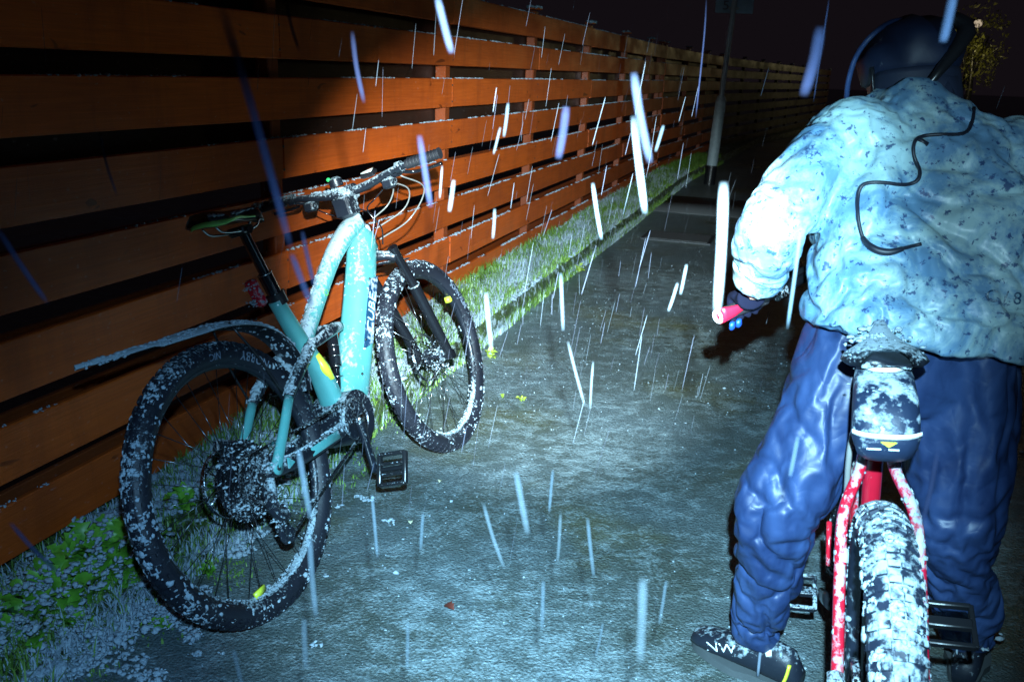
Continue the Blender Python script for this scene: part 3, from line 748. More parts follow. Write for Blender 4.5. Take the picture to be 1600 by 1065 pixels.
def basis(Rp, hd, ln):
    h = Vector((math.sin(hd), math.cos(hd), 0)); lf = Vector((-math.cos(hd), math.sin(hd), 0)); up = UP * math.cos(ln) + lf * math.sin(ln); y = up.cross(h)
    return Matrix(((h.x, y.x, up.x, Rp[0]), (h.y, y.y, up.y, Rp[1]), (h.z, y.z, up.z, Rp[2]), (0, 0, 0, 1)))
def snow_on(name, path, w, n, parent, sz=(.003, .008), upn=(0, 0, 1), spread=1.0, side=(0, 1, 0), thr=.0, k=5, m='snow'):
    """lumps of snow lying on the upper side of a tube"""
    P = catmull(path, k); pts, szs, nr_ = [], [], []
    ws = lerp_list(w, len(P))
    upn = Vector(upn).normalized()
    tr = 0
    while len(pts) < n and tr < n * 20:
        tr += 1
        i = random.randrange(len(P) - 1); t = random.random(); p = P[i].lerp(P[i + 1], t); d = (P[i + 1] - P[i]).normalized()
        a = Vector(side) - d * d.dot(Vector(side)); a.normalize(); u2 = a.cross(d); u2 = u2 if u2.dot(upn) > 0 else -u2
        g = random.gauss(0, .6) * spread; nn = u2 * math.cos(g) + a * math.sin(g); q = p + nn * ws[i]
        if nzv(q.x * 30, q.y * 30, q.z * 30) + .5 * nzv(q.x * 90, q.y * 90, q.z * 90) < thr: continue
        pts.append(q); nr_.append(nn); szs.append(random.uniform(*sz))
    return lumps(name, pts, szs, parent, sub=1, flat=.55, normals=nr_) if m == 'snow' else None

# ------------------------------------------------------------------ the teal bike leaning on the fence
BM = basis((-.59, 2.075, 0), math.radians(19.8), math.radians(18.9))
bk = thing('mountain_bike', 'teal electric mountain bike dusted with snow, leaning against the orange fence', 'bicycle', BM)
bias_r = lambda a, g: (.30 if math.cos(a - 2.9) > .55 else -.02) + (-.12 if math.sin(a) > .75 else 0)
rw = make_wheel(bk, (0, 0, .372), .372, .031, 'black_snowy', 'rubber', 'rubber', 32, .10, (11, .108, .024),
    letters=[('NOBBY', 1.02, 'letter_grey', .034, 1), ('NIC', 1.48, 'letter_grey', .026, 1)], snow_n=1100, name='rear_wheel', snow_bias=bias_r, snow_sz=(.0015, .0055))
fw = make_wheel(bk, (1.20, 0, .372), .372, .031, 'black_snowy', 'rubber', 'rubber', 32, .10, None,
    letters=[('SCHWALBE', .55, 'letter_grey', .028, -1)], snow_n=900, name='front_wheel', snow_bias=lambda a, g: (.28 if (math.cos(a - 1.9) > .7 or abs(math.cos(a - 5.2)) > .9) else 0) + (.1 if g > 0 else 0), snow_sz=(.0015, .005))
MB().box((0, -.009, 0), (.042, .008, .018), Matrix.Rotation(-.1, 3, 'Y')).build('rim_reflector', 'yellow', rw).location = (-.075, 0, -.283)
MB().box((0, 0, 0), (.04, .02, .022)).build('rim_reflector', 'yellow', fw).location = (.25, 0, .17)
# frame
fr_ = MB()
DT = [(.955, 0, .905), (.93, 0, .86), (.82, 0, .70), (.70, 0, .545), (.60, 0, .43), (.53, 0, .37)]
fr_.sweep(DT, [.032, .040, .043, .044, .044, .040], [.045, .052, .056, .060, .064, .050], side=(0, 1, 0), n=20, power=3.2, k=6)
frame = fr_.build('frame', 'teal_clean', bk)
TT = [(.935, 0, .935), (.86, 0, .915), (.72, 0, .845), (.56, 0, .725), (.46, 0, .645), (.445, 0, .60)]
MB().sweep(TT, [.034, .034, .027, .024, .024, .02], [.034, .034, .028, .025, .026, .02], side=(0, 1, 0), n=16, power=2.4, k=6).build('top_tube', 'teal', bk)
snow_on('snow', TT, .028, 230, bk, (.002, .006), spread=1.3, thr=.1)
snow_on('snow', DT, .055, 70, bk, (.002, .007), spread=1.0, thr=.2)
MB().sweep([(.378, 0, .785), (.40, 0, .72), (.44, 0, .61), (.475, 0, .52), (.49, 0, .40)], [.021, .023, .026, .036, .040], [.024, .025, .030, .028, .03], side=(0, 1, 0), n=14, power=2.6, k=4).build('seat_tube', 'teal_clean', bk)
MB().cyl((.975, 0, .835), (.918, 0, .965), .032, 18, .029).build('head_tube', 'teal', bk)
# yellow sticker on the seat tube, blue decal and lettering on the down tube
MB().sweep([(.452, -.021, .588), (.468, -.028, .54), (.473, -.033, .50)], [.012, .020, .006], .014, side=(1, 0, 0), n=8).build('sticker', 'yellow', bk)
dd = (Vector(DT[4]) - Vector(DT[1])).normalized(); up2 = Vector((dd.z, 0, -dd.x)); up2 = up2 if up2.z > 0 else -up2
mb = MB(); c0 = Vector((.775, -.0435, .645)); mb.v = [tuple(c0 + dd * a + up2 * b_ + Vector((0, o_, 0))) for o_ in (0, -.0022) for a, b_ in ((-.12, .01), (-.15, -.035), (.10, -.036), (.145, .012), (.06, .014))]
mb.f = [(4, 3, 2, 1, 0), (5, 6, 7, 8, 9)] + [(i, (i + 1) % 5, 5 + (i + 1) % 5, 5 + i) for i in range(5)]; mb.build('decal', 'navy', bk, smooth=False)
V, F = text_geo('CUBE', .050, .0006)
MB().add([c0 + dd * (-v.x * 1.2) + up2 * (-.013 + v.y) + Vector((0, -.0035 - v.z, 0)) for v in V], F).build('lettering', 'letter_teal', bk, smooth=False)
V, F = text_geo('O', .03, .0006); MB().add([Vector((.60 + v.x, -.0258, .752 + v.y)) for v in V], F).build('badge', 'lime', bk, smooth=False)
for q in ((.70, -.046, .565), (.62, -.047, .47), (.84, -.043, .745)): MB().cyl(q, (q[0], q[1] - .004, q[2]), .004, 10).build('bolt', 'black', bk)
# motor, chainring, cranks
sharp(MB().cyl((.515, -.062, .36), (.515, .062, .36), .085, 26).sweep([(.55, 0, .40), (.62, 0, .385), (.66, 0, .44)], [.045, .042, .03], .035, side=(0, 1, 0), n=12, power=3).build('motor', 'frame_black', bk))
cr_ = MB().torus((.48, -.068, .36), .064, .006, (0, 1, 0), 40, 6, rr=.0025)
for k in range(4): a = k * 1.57; cr_.box((.48 + .033 * math.cos(a), -.068, .36 + .033 * math.sin(a)), (.062, .004, .014), Matrix.Rotation(-a, 3, 'Y'))
cr_.build('chainring', 'darksteel', bk, smooth=False)
def crank(sd, ang, pname):
    y = sd * .082; e = Vector((.48 + .17 * math.cos(ang), sd * .094, .36 + .17 * math.sin(ang)))
    c_ = MB().sweep([(.48, y, .36), (.48 + .08 * math.cos(ang), sd * .088, .36 + .08 * math.sin(ang)), tuple(e)], [.019, .014, .017], [.012, .008, .009], side=(math.sin(ang), 0, -math.cos(ang)), n=12, power=3, k=4)
    o = c_.build('crank_arm', 'frame_black', bk)
    MB().cyl((.48, y - .012, .36), (.48, y + .012, .36), .013, 14).build('crank_bolt', 'silver', bk)
    p = MB(); c0_ = e + Vector((0, sd * .062, 0)); Rm = Matrix.Rotation(math.radians(-58), 3, 'Y')
    p.cyl(e, e + Vector((0, sd * .11, 0)), .008, 10)
    for dx in (-.047, .047): p.box(c0_ + Rm @ Vector((dx, 0, 0)), (.012, .092, .018), Rm, bev=.002)
    for dx in (-.016, .016): p.box(c0_ + Rm @ Vector((dx, 0, 0)), (.010, .088, .014), Rm)
    for dy in (-.046, .046): p.box(c0_ + Rm @ Vector((0, dy, 0)), (.100, .012, .018), Rm, bev=.002)
    for dx in (-.047, -.016, .016, .047):
        for dy in (-.035, 0, .035): p.cyl(c0_ + Rm @ Vector((dx, dy, .006)), c0_ + Rm @ Vector((dx, dy, .014)), .0022, 6)
    q = sharp(p.build('pedal', 'black', bk, smooth=True))
    lumps('snow', [c0_ + Rm @ Vector((random.choice((-.047, -.016, .016, .047)), random.uniform(-.045, .045), .010)) for _ in range(22)], [random.uniform(.0015, .003) for _ in range(22)], q)
crank(-1, math.radians(-96), 'pedal'); crank(1, math.radians(84), 'pedal')
# chain
ch = []
for a in np.linspace(.3, 1.57, 5): ch.append((.48 + .064 * math.cos(a + .1), -.066, .36 + .064 * math.sin(a + .1)))
ch += [(.30, -.062, .425)]
for a in np.linspace(1.6, 3.6, 8): ch.append((.065 * math.cos(a), -.058, .372 + .065 * math.sin(a)))
ch += [(-.01, -.072, .30), (.03, -.072, .265), (-.005, -.072, .24), (.0, -.072, .205), (.04, -.072, .19), (.10, -.071, .205)]
for a in np.linspace(-1.9, .3, 7): ch.append((.48 + .064 * math.cos(a), -.067, .36 + .064 * math.sin(a)))
P = catmull(ch, 5); links = MB(); L = 0; nxt = 0; kk = 0
for i in range(len(P) - 1):
    seg = (P[i + 1] - P[i]).length
    while nxt <= L + seg:
        t = (nxt - L) / max(seg, 1e-6); c_ = P[i].lerp(P[i + 1], t); d = (P[i + 1] - P[i]).normalized(); Rm = Matrix((d, Vector((0, 1, 0)), d.cross(Vector((0, 1, 0))))).transposed()
        links.box(c_, (.0105, .007 if kk % 2 else .0045, .008), Rm); kk += 1; nxt += .0115
    L += seg
links.build('chain', 'steel', bk, smooth=False, kind='stuff')
# derailleur
dr = MB().sweep([(.02, -.075, .355), (-.005, -.085, .33), (-.015, -.09, .29)], [.016, .022, .018], .014, side=(0, 1, 0), n=10, k=3)
dr.sweep([(-.015, -.09, .29), (.02, -.078, .262), (.0, -.078, .20), (.035, -.078, .185)], [.012, .006, .006, .008], [.012, .02, .015, .012], side=(0, 1, 0), n=10, k=4)
dr.cyl((.025, -.072, .262), (.025, -.082, .262), .022, 16).cyl((.02, -.072, .200), (.02, -.082, .200), .024, 16)
dr.sweep([(-.03, -.095, .30), (-.02, -.105, .27), (.01, -.10, .26)], .017, .014, n=8, k=3)
d_ = sharp(dr.build('derailleur', 'black_snowy', bk))
lumps('snow', [Vector((random.gauss(-.005, .022), -.10 + random.gauss(0, .006), .28 + random.gauss(0, .03))) for _ in range(70)], [random.uniform(.002, .005) for _ in range(70)], d_)
# snow caked on the cassette and rear hub
pts, szs = [], []
for _ in range(900):
    a = random.uniform(0, 6.28); rad = .11 * random.random() ** .6
    if nzv(math.cos(a) * rad * 60, math.sin(a) * rad * 60, 3) < .0: continue
    pts.append((rad * math.cos(a), -.016 - (1 - rad / .11) * .045 - random.uniform(0, .006), .372 + rad * math.sin(a))); szs.append(random.uniform(.0015, .0055))
lumps('hub_snow', pts, szs, bk)
# stays, both sides: teal lower leg, snow covered bend up to the rocker
for sd in (-1, 1):
    lo = [(.215, sd * .066, .525), (.15, sd * .068, .455), (.09, sd * .070, .395), (.066, sd * .070, .372)]
    MB().sweep(lo, [.012, .012, .013, .012], [.015, .016, .017, .020], side=(0, 1, 0), n=12, k=4).cyl((.066, sd * .060, .372), (.066, sd * .080, .372), .019, 18).build('seat_stay', 'teal_clean', bk)
    hi = [(.44, sd * .028, .625), (.385, sd * .048, .612), (.30, sd * .060, .575), (.245, sd * .064, .545), (.215, sd * .066, .525)]
    MB().sweep(hi, [.012, .013, .014, .014, .013], [.020, .020, .019, .017, .016], side=(0, 1, 0), n=12, k=4).build('stay_bend', 'black_snowy', bk)
    snow_on('snow', hi, .017, 120, bk, (.003, .008), spread=1.6)
    MB().cyl((.066, sd * .0795, .372), (.066, sd * .0815, .372), .008, 14).build('pivot_bolt', 'black', bk)
    cs = [(.44, sd * .050, .352), (.34, sd * .058, .350), (.20, sd * .064, .352), (.10, sd * .066, .362), (.02, sd * .066, .372)]
    MB().sweep(cs, [.012, .011, .011, .011, .010], [.026, .022, .020, .020, .016], side=(0, 1, 0), n=12, power=2.8, k=4).build('chain_stay', 'frame_black', bk)
    snow_on('snow', [(p[0], p[1], p[2] + .006) for p in cs], .018, 90, bk, (.003, .006), spread=1.0)
    MB().box((.30, sd * .0715, .352), (.15, .004, .026), bev=.001).build('stay_insert', 'teal_clean', bk)
    sharp(MB().cyl((.115, sd * .078, .366), (.115, sd * .084, .366), .017, 3).build('pivot_plate', 'teal_clean', bk))
    MB().cyl((0, sd * .060, .372), (0, sd * .078, .372), .010, 12).build('axle_end', 'black', bk)
# rocker, shock
MB().sweep([(.40, -.034, .622), (.47, -.036, .628), (.56, -.034, .64), (.635, -.02, .635)], [.006, .007, .007, .006], [.015, .017, .021, .014], side=(0, 1, 0), n=10, k=4).sweep([(.40, .034, .622), (.47, .036, .628), (.56, .034, .64), (.635, .02, .635)], [.006, .007, .007, .006], [.015, .017, .021, .014], side=(0, 1, 0), n=10, k=4).build('rocker', 'frame_black', bk)
MB().cyl((.60, 0, .635), (.565, 0, .52), .019, 14).cyl((.565, 0, .52), (.53, 0, .44), .012, 12).build('shock', 'black_gloss', bk)
for k in range(4): MB().torus((.585 - k * .010, 0, .585 - k * .032), .0195, .002, (.3, 0, 1), 16, 6).build('shock_ring', 'silver', bk)
# seat post, collar, rear light, saddle
sharp(MB().cyl((.40, 0, .74), (.335, 0, 1.0), .0155, 16).cyl((.384, 0, .80), (.368, 0, .865), .022, 18).build('seat_post', 'black_gloss', bk))
sharp(MB().cyl((.392, 0, .770), (.384, 0, .805), .0275, 18).box((.408, 0, .80), (.03, .016, .02)).build('seat_collar', 'black', bk))
MB().torus((.368, 0, .868), .0215, .0022, (-.25, 0, 1), 20, 6).build('post_ring', 'silver', bk)
sharp(MB().box((.318, .012, .822), (.028, .034, .085), Matrix.Rotation(-.25, 3, 'Y'), bev=.006).build('rear_light', 'redlens', bk))
lumps('snow', [Vector((.30 + random.uniform(-.006, .004), .012 + random.gauss(0, .010), z + random.gauss(0, .008))) for z in (.845, .80) for _ in range(22)], [random.uniform(.002, .005) for _ in range(44)], bk)
SA = Matrix.Rotation(math.radians(2), 3, 'Y')
def saddle_geo(L=.27, Wd=.070, z0=1.048, x0=.165):
    mb = MB(); n = 22; m = 16
    for i in range(n):
        t = i / (n - 1); x = x0 + L * t
        hw = Wd * (.70 + .30 * math.sin(min(1, t / .18) * 1.57)) * (1 if t < .18 else 1) if t < .18 else Wd * (.27 + .73 * (1 - min(1, (t - .18) / .50)) ** 1.5 * 1.0)
        if t > .93: hw *= (1 - ((t - .93) / .09) ** 2)
        if i == 0: hw *= .8
        z = z0 + .014 * (1 - t) ** 2 * (1 if t < .3 else .8) - .012 * max(0, (t - .8) / .2) ** 2
        th = .030 + .012 * t
        for j in range(m):
            g = 2 * math.pi * j / m; ca, sa = math.cos(g), math.sin(g)
            yy = hw * math.copysign(abs(ca) ** .8, ca); zz = (th * .5) * sa - (abs(yy) / max(hw, .001)) ** 2 * .016
            if sa > .8 and abs(ca) < .35: zz -= .004
            mb.v.append((x, yy, z + zz))
    for i in range(n - 1):
        for j in range(m): k = (j + 1) % m; mb.f.append((i * m + j, i * m + k, (i + 1) * m + k, (i + 1) * m + j))
    mb.f.append(tuple(range(m))); mb.f.append(tuple((n - 1) * m + j for j in range(m - 1, -1, -1))); return mb
sd_ = saddle_geo().build('saddle', 'black', bk)
edge = []
for t in np.linspace(0, 1, 26):
    g = -1.35 + 4.2 * t
ed = [(.178, .040, 1.036), (.166, .02, 1.040), (.163, -.02, 1.040), (.170, -.045, 1.036), (.190, -.064, 1.034), (.225, -.066, 1.036), (.28, -.045, 1.040), (.33, -.028, 1.038), (.38, -.022, 1.034)]
MB().sweep(ed, [.004, .006, .007, .008, .007, .0055, .0045, .004, .003], [.003], side=(0, 0, 1), n=8, k=5).build('saddle_trim', 'lime', bk)
for y in (-.022, .022): MB().sweep([(.20, y, 1.03), (.235, y, 1.008), (.36, y, 1.004), (.41, y * .7, 1.03)], .0035, n=8, k=4).build('saddle_rail', 'silver', bk)
sharp(MB().box((.325, 0, 1.005), (.05, .06, .022), bev=.004).cyl((.325, -.034, 1.0), (.325, .034, 1.0), .011, 12).build('seat_clamp', 'black', bk))
lumps('saddle_snow', [(x_, y_, 1.069 - (abs(y_) / .07) ** 2 * .014 + .006 * (1 - (x_ - .165) / .27)) for x_, y_ in [(random.uniform(.17, .40), random.gauss(0, .028)) for _ in range(520)] if abs(y_) < .066 - max(0, (x_ - .24)) * .32], [random.uniform(.002, .006) for _ in range(520)][:0] or [.004] * 2000 and [random.uniform(.002, .006) for _ in range(520)], bk) if False else None
pts = []
while len(pts) < 420:
    x_, y_ = random.uniform(.17, .40), random.gauss(0, .034)
    if abs(y_) < .066 - max(0, (x_ - .24)) * .32 and nzv(x_ * 30, y_ * 30) > -.15: pts.append((x_, y_, 1.064 - (abs(y_) / .07) ** 2 * .014 - (.006 if x_ > .25 else 0)))
lumps('snow', pts, [random.uniform(.002, .0065) for _ in pts], bk)
# long rear mudguard
GP = [(.375, 0, .50), (.385, 0, .57), (.355, 0, .66), (.29, 0, .725), (.20, 0, .765), (.10, 0, .785), (.0, 0, .790), (-.12, 0, .795), (-.25, 0, .80), (-.36, 0, .806)]
mb = MB(); P = catmull(GP, 5); m = 9
for i, p in enumerate(P):
    t = i / (len(P) - 1); d = (P[min(i + 1, len(P) - 1)] - P[max(i - 1, 0)]).normalized(); nn = Vector((d.z, 0, -d.x)); nn = nn if nn.dot(p - Vector((0, 0, .372))) > 0 else -nn
    hw = .040 if t < .62 else .040 * (1 - (t - .62) / .38 * .93)
    for lay in (0, .003):
        for j in range(m): g = -1 + 2 * j / (m - 1); q = p + Vector((0, hw * g, 0)) + nn * (-(g * g) * .016 * (1 if t < .8 else .6) - lay); mb.v.append(tuple(q))
w2 = 2 * m
for i in range(len(P) - 1):
    for j in range(m - 1):
        mb.f.append((i * w2 + j, i * w2 + j + 1, (i + 1) * w2 + j + 1, (i + 1) * w2 + j)); mb.f.append((i * w2 + m + j, (i + 1) * w2 + m + j, (i + 1) * w2 + m + j + 1, i * w2 + m + j + 1))
    for j in (0, m - 1): mb.f.append((i * w2 + j, (i + 1) * w2 + j, (i + 1) * w2 + m + j, i * w2 + m + j))
gd = mb.build('mudguard', 'guard', bk)
pts, szs, nn_ = [], [], []
for _ in range(1500):
    i = random.randrange(3, len(P) - 1); t = i / (len(P) - 1); hw = .038 if t < .62 else .038 * (1 - (t - .62) / .38 * .93); g = random.uniform(-1, 1)
    if nzv(P[i].x * 24, g * 2, 4) + .5 * nzv(P[i].x * 80, g * 6, 1) < -.12: continue
    d = (P[min(i + 1, len(P) - 1)] - P[i - 1]).normalized(); q = P[i].lerp(P[i - 1], random.random()) + Vector((0, hw * g, 0)); nn = Vector((abs(d.z) * (1 if P[i].x > 0 else 0), 0, abs(d.x))).normalized()
    pts.append(q - nn * (g * g) * .014); nn_.append(nn); szs.append(random.uniform(.003, .007))
lumps('snow', pts, szs, gd, sub=1, flat=.5, normals=nn_)
for sd in (-1, 1): MB().sweep([(.12, sd * .030, .775), (.16, sd * .055, .66), (.20, sd * .062, .545)], .004, n=6, k=3).build('guard_stay', 'black', bk)
# fork
sa = (Vector((.918, 0, .965)) - Vector((.975, 0, .835))).normalized()
crn = Vector((.990, 0, .800))
MB().cyl((.975, 0, .835), tuple(crn), .026, 16).sweep([(1.012, .070, .785), (.995, .04, .800), (.985, 0, .806), (.995, -.04, .800), (1.012, -.070, .785)], [.017, .016, .019, .016, .017], [.015, .014, .017, .014, .015], side=(0, 0, 1), n=12, k=4).build('fork_crown', 'black_snowy', bk)
for sd in (-1, 1):
    top = Vector((1.008, sd * .070, .815)); mid = Vector((1.075, sd * .070, .665)); bot = Vector((1.20, sd * .066, .36))
    sharp(MB().cyl(top, mid, .0175, 16).cyl(top + sa * .008, top, .019, 16).build('stanchion', 'black_gloss', bk))
    sharp(MB().sweep([mid, mid.lerp(bot, .12), mid.lerp(bot, .85), bot], [.023, .0215, .019, .017], n=16, side=(0, 1, 0)).cyl(bot + Vector((0, -.016, .004)), bot + Vector((0, .016, .004)), .019, 14).build('fork_leg', 'black_gloss', bk))
    MB().torus(mid, .021, .0035, tuple(sa), 18, 6).build('fork_seal', 'steel', bk)
MB().sweep([(1.115, .050, .655), (1.10, .03, .70), (1.095, 0, .712), (1.10, -.03, .70), (1.115, -.050, .655)], .012, .008, n=10, k=4).build('fork_arch', 'black_snowy', bk)
MB().sweep([(1.02, 0, .775), (1.06, 0, .77), (1.13, 0, .762), (1.20, 0, .758)], [.030, .035, .035, .02], [.004], side=(0, 1, 0), n=10, k=3).build('front_guard', 'black_snowy', bk)
sharp(MB().box((1.165, .070, .415), (.035, .022, .07), Matrix.Rotation(.4, 3, 'Y'), bev=.005).build('brake_caliper', 'black_snowy', bk))
sharp(MB().box((.05, .060, .46), (.07, .022, .035), Matrix.Rotation(.4, 3, 'Y'), bev=.005).build('brake_caliper', 'black_snowy', bk))
lumps('hub_snow', [(1.2 + random.gauss(0, .030), random.uniform(-.05, .05), .372 + random.gauss(-.01, .035)) for _ in range(150)], [random.uniform(.0015, .0045) for _ in range(150)], bk)
# stem, bar, grips, levers, display
bar_c = Vector((.955, 0, 1.045))
sharp(MB().cyl((.918, 0, .965), (.900, 0, 1.01), .022, 16).sweep([(.895, 0, 1.012), (.925, 0, 1.030), tuple(bar_c)], [.026, .022, .026], [.024, .020, .024], side=(0, 1, 0), n=14, power=3).cyl((.955, -.024, 1.045), (.955, .024, 1.045), .027, 16).box((.905, 0, 1.000), (.075, .066, .078), bev=.010).build('stem', 'frame_black', bk))
hb = [(.925, .38, 1.080), (.935, .22, 1.075), (.95, .09, 1.052), (.955, 0, 1.045), (.95, -.09, 1.052), (.935, -.22, 1.075), (.925, -.38, 1.080)]
MB().sweep(hb, [.011, .011, .015, .016, .015, .011, .011], n=12, k=5).build('handlebar', 'black_snowy', bk)
for sd in (-1, 1):
    g = MB().cyl((.925, sd * .385, 1.080), (.933, sd * .255, 1.077), .0165, 18)
    for k in range(9): g.torus((.925 + k * .0008, sd * (.372 - k * .013), 1.080), .0167, .0016, (0, 1, 0), 18, 5)
    g.cyl((.925, sd * .385, 1.080), (.925, sd * .390, 1.080), .019, 18); sharp(g.build('grip', 'grip' if sd < 0 else 'black_snowy', bk))
    sharp(MB().cyl((.936, sd * .235, 1.076), (.937, sd * .215, 1.075), .020, 14).sweep([(.945, sd * .22, 1.070), (.965, sd * .20, 1.062), (.975, sd * .14, 1.058)], [.013, .014, .009], n=10, k=3).build('brake_master', 'black_snowy', bk))
    MB().sweep([(.968, sd * .215, 1.060), (.995, sd * .245, 1.050), (1.0, sd * .30, 1.048), (.988, sd * .355, 1.050)], [.006, .006, .005, .006], [.007, .007, .006, .007], n=8, k=5).build('brake_lever', 'black_gloss', bk)
    sharp(MB().cyl((.955, sd * .175, 1.050), (.958, sd * .150, 1.035), .022, 14).box((.945, sd * .165, 1.035), (.04, .04, .035), bev=.006).build('shifter', 'black_snowy', bk))
sharp(MB().box((.935, -.105, 1.085), (.040, .052, .016), Matrix.Rotation(-.35, 3, 'Y'), bev=.004).build('display', 'black', bk))
MB().box((.931, -.105, 1.0955), (.030, .040, .004), Matrix.Rotation(-.35, 3, 'Y')).build('display_glass', 'display', bk)
sharp(MB().sweep([(.935, .03, 1.075), (.935, .03, 1.10), (.935, .03, 1.108)], [.024, .024, .012], n=16).build('bell', 'black_snowy', bk))
MB().ball((.918, .045, 1.104), .007, 2).build('green_light', 'green_led', bk)
for cps, m_ in (([(.97, -.14, 1.055), (1.03, -.13, 1.02), (1.05, -.08, .97), (1.0, -.03, .935)], 'cable_white'), ([(.97, -.16, 1.04), (1.06, -.17, 1.0), (1.08, -.12, .94), (1.01, -.03, .90)], 'cable_white'),
                ([(.975, -.20, 1.05), (1.10, -.21, .99), (1.10, -.12, .90), (1.0, -.035, .86)], 'cable_white'), ([(.97, .14, 1.055), (1.04, .10, 1.02), (1.06, .0, .95), (.99, -.035, .90)], 'black_gloss'),
                ([(.97, -.12, 1.05), (1.02, -.10, 1.03), (1.02, -.05, 1.0), (.975, -.035, .97), (.99, -.06, .90), (1.0, -.04, .84)], 'black_gloss'), ([(.97, .2, 1.05), (1.05, .18, 1.0), (1.06, .06, .93), (.985, .02, .88)], 'black_gloss')):
    MB().sweep(cps, .0027, n=7, k=7).build('cable', m_, bk)
snow_on('snow', hb[:4], .018, 330, bk, (.003, .009), spread=.9)
snow_on('snow', [(.90, -.02, 1.03), (.92, .0, 1.05), (.95, .05, 1.06)], .012, 70, bk, (.003, .008), spread=1.5)
snow_on('snow', hb[3:6], .012, 50, bk, (.002, .004), spread=.8, thr=.15)

# ------------------------------------------------------------------ the red bike in the foreground
RB = basis((.712, 1.30, 0), math.radians(17), math.radians(6.2))
rb = thing('mountain_bike', 'red mountain bike with a snow caked rear tyre and a saddle bag, under the cyclist', 'bicycle', RB)
make_wheel(rb, (0, 0, .360), .362, .043, 'black', 'rubber_white', 'rubber_white', 28, .09, (8, .08, .022), snow_n=2200, name='rear_wheel', snow_bias=lambda a, g: .06, snow_sz=(.002, .0065), side_snow=.0)
make_wheel(rb, (1.17, .02, .372), .374, .038, 'black', 'rubber', 'rubber', 28, .09, None, snow_n=300, name='front_wheel')
MB().sweep([(.42, 0, .30), (.40, 0, .45), (.355, 0, .62), (.30, 0, .82)], [.021, .019, .019, .018], side=(0, 1, 0), n=14, k=4).build('seat_tube', 'red', rb)
MB().sweep([(.88, 0, .74), (.74, 0, .60), (.55, 0, .42), (.44, 0, .32)], [.024, .028, .028, .024], side=(0, 1, 0), n=14, k=4).build('down_tube', 'red', rb)
MB().sweep([(.865, 0, .80), (.70, 0, .80), (.45, 0, .76), (.32, 0, .75)], [.022, .020, .018, .016], side=(0, 1, 0), n=12, k=4).build('top_tube', 'red', rb)
MB().cyl((.895, 0, .72), (.85, 0, .84), .024, 14).build('head_tube', 'red', rb)
for sd in (-1, 1):
    st = [(.335, sd * .018, .765), (.24, sd * .030, .72), (.165, sd * .062, .655), (.10, sd * .068, .56), (.04, sd * .070, .45), (0, sd * .072, .372)]
    MB().sweep(st, [.010, .011, .011, .011, .011, .012], side=(0, 1, 0), n=12, k=5).build('seat_stay', 'red' if sd > 0 else 'red_snow', rb)
    snow_on('snow', st[1:], .010, 30 if sd > 0 else 90, rb, (.002, .006), spread=1.6, thr=.1 if sd > 0 else .0)
    MB().sweep([(.42, sd * .04, .30), (.28, sd * .055, .31), (.12, sd * .066, .34), (0, sd * .072, .372)], .012, n=10, k=4).build('chain_stay', 'red', rb)
    MB().cyl((.13, sd * .065, .60), (.115, sd * .066, .58), .0135, 12).build('cable_clip', 'galv', rb)
MB().sweep([(.30, .035, .70), (.36, .038, .66), (.30, .05, .60), (.26, .05, .74), (.30, .035, .80)], .006, n=6, k=5).build('brake_hose', 'cable_white', rb)
MB().sweep([(.30, -.030, .80), (.27, -.04, .72), (.22, -.04, .70)], .005, n=6, k=5).build('brake_hose', 'cable_white', rb)
sharp(MB().cyl((.30, 0, .82), (.262, 0, .93), .0145, 14).build('seat_post', 'black', rb))
sharp(MB().box((-.03, .075, .40), (.05, .03, .075), bev=.006).build('brake_caliper', 'steel', rb))
MB().sweep([(-.02, .080, .36), (-.035, .085, .30), (-.03, .08, .24)], .006, n=8, k=3).build('brake_hose', 'silver', rb)
cr_ = MB().torus((.42, -.055, .31), .066, .006, (0, 1, 0), 36, 6, rr=.003); cr_.build('chainring', 'darksteel', rb)
def red_crank(sd, ang):
    e = Vector((.42 + .17 * math.cos(ang), sd * .085, .31 + .17 * math.sin(ang)))
    MB().sweep([(.42, sd * .07, .31), tuple(e)], [.018, .016], [.009, .008], side=(math.sin(ang), 0, -math.cos(ang)), n=10, power=3).build('crank_arm', 'black', rb)
    p = MB(); c0_ = e + Vector((0, sd * .06, 0)); Rm = Matrix.Rotation(math.radians(-25), 3, 'Y')
    p.cyl(e, e + Vector((0, sd * .10, 0)), .008, 10)
    for dx in (-.045, .045): p.box(c0_ + Rm @ Vector((dx, 0, 0)), (.010, .09, .016), Rm, bev=.002)
    for dx in (0,): p.box(c0_ + Rm @ Vector((dx, 0, .004)), (.022, .086, .016), Rm, bev=.002)
    for dy in (-.045, .045): p.box(c0_ + Rm @ Vector((0, dy, 0)), (.096, .010, .014), Rm, bev=.002)
    sharp(p.build('pedal', 'black_snowy' if sd > 0 else 'black', rb))
red_crank(1, math.radians(-25)); red_crank(-1, math.radians(155))
MB().box((.47, .075, .43), (.03, .012, .10), Matrix.Rotation(.5, 3, 'Y'), bev=.003).build('red_part', 'redlens', rb)
sd2 = saddle_geo(.27, .076, .948, .16)
sd2.v = [(x, y, z + (x - .16) * .10) for x, y, z in sd2.v]
o = sd2.build('saddle', 'black_snowy', rb)
pts = []
while len(pts) < 190:
    x_, y_ = random.uniform(.17, .425), random.gauss(0, .036)
    if abs(y_) < .070 - max(0, (x_ - .24)) * .34 and nzv(x_ * 55, y_ * 14, 6) > -.08: pts.append((x_, y_, .966 + (x_ - .16) * .10 - (abs(y_) / .07) ** 2 * .014 - (.008 if x_ > .27 else 0)))
lumps('snow', pts, [random.uniform(.002, .006) for _ in pts], rb)
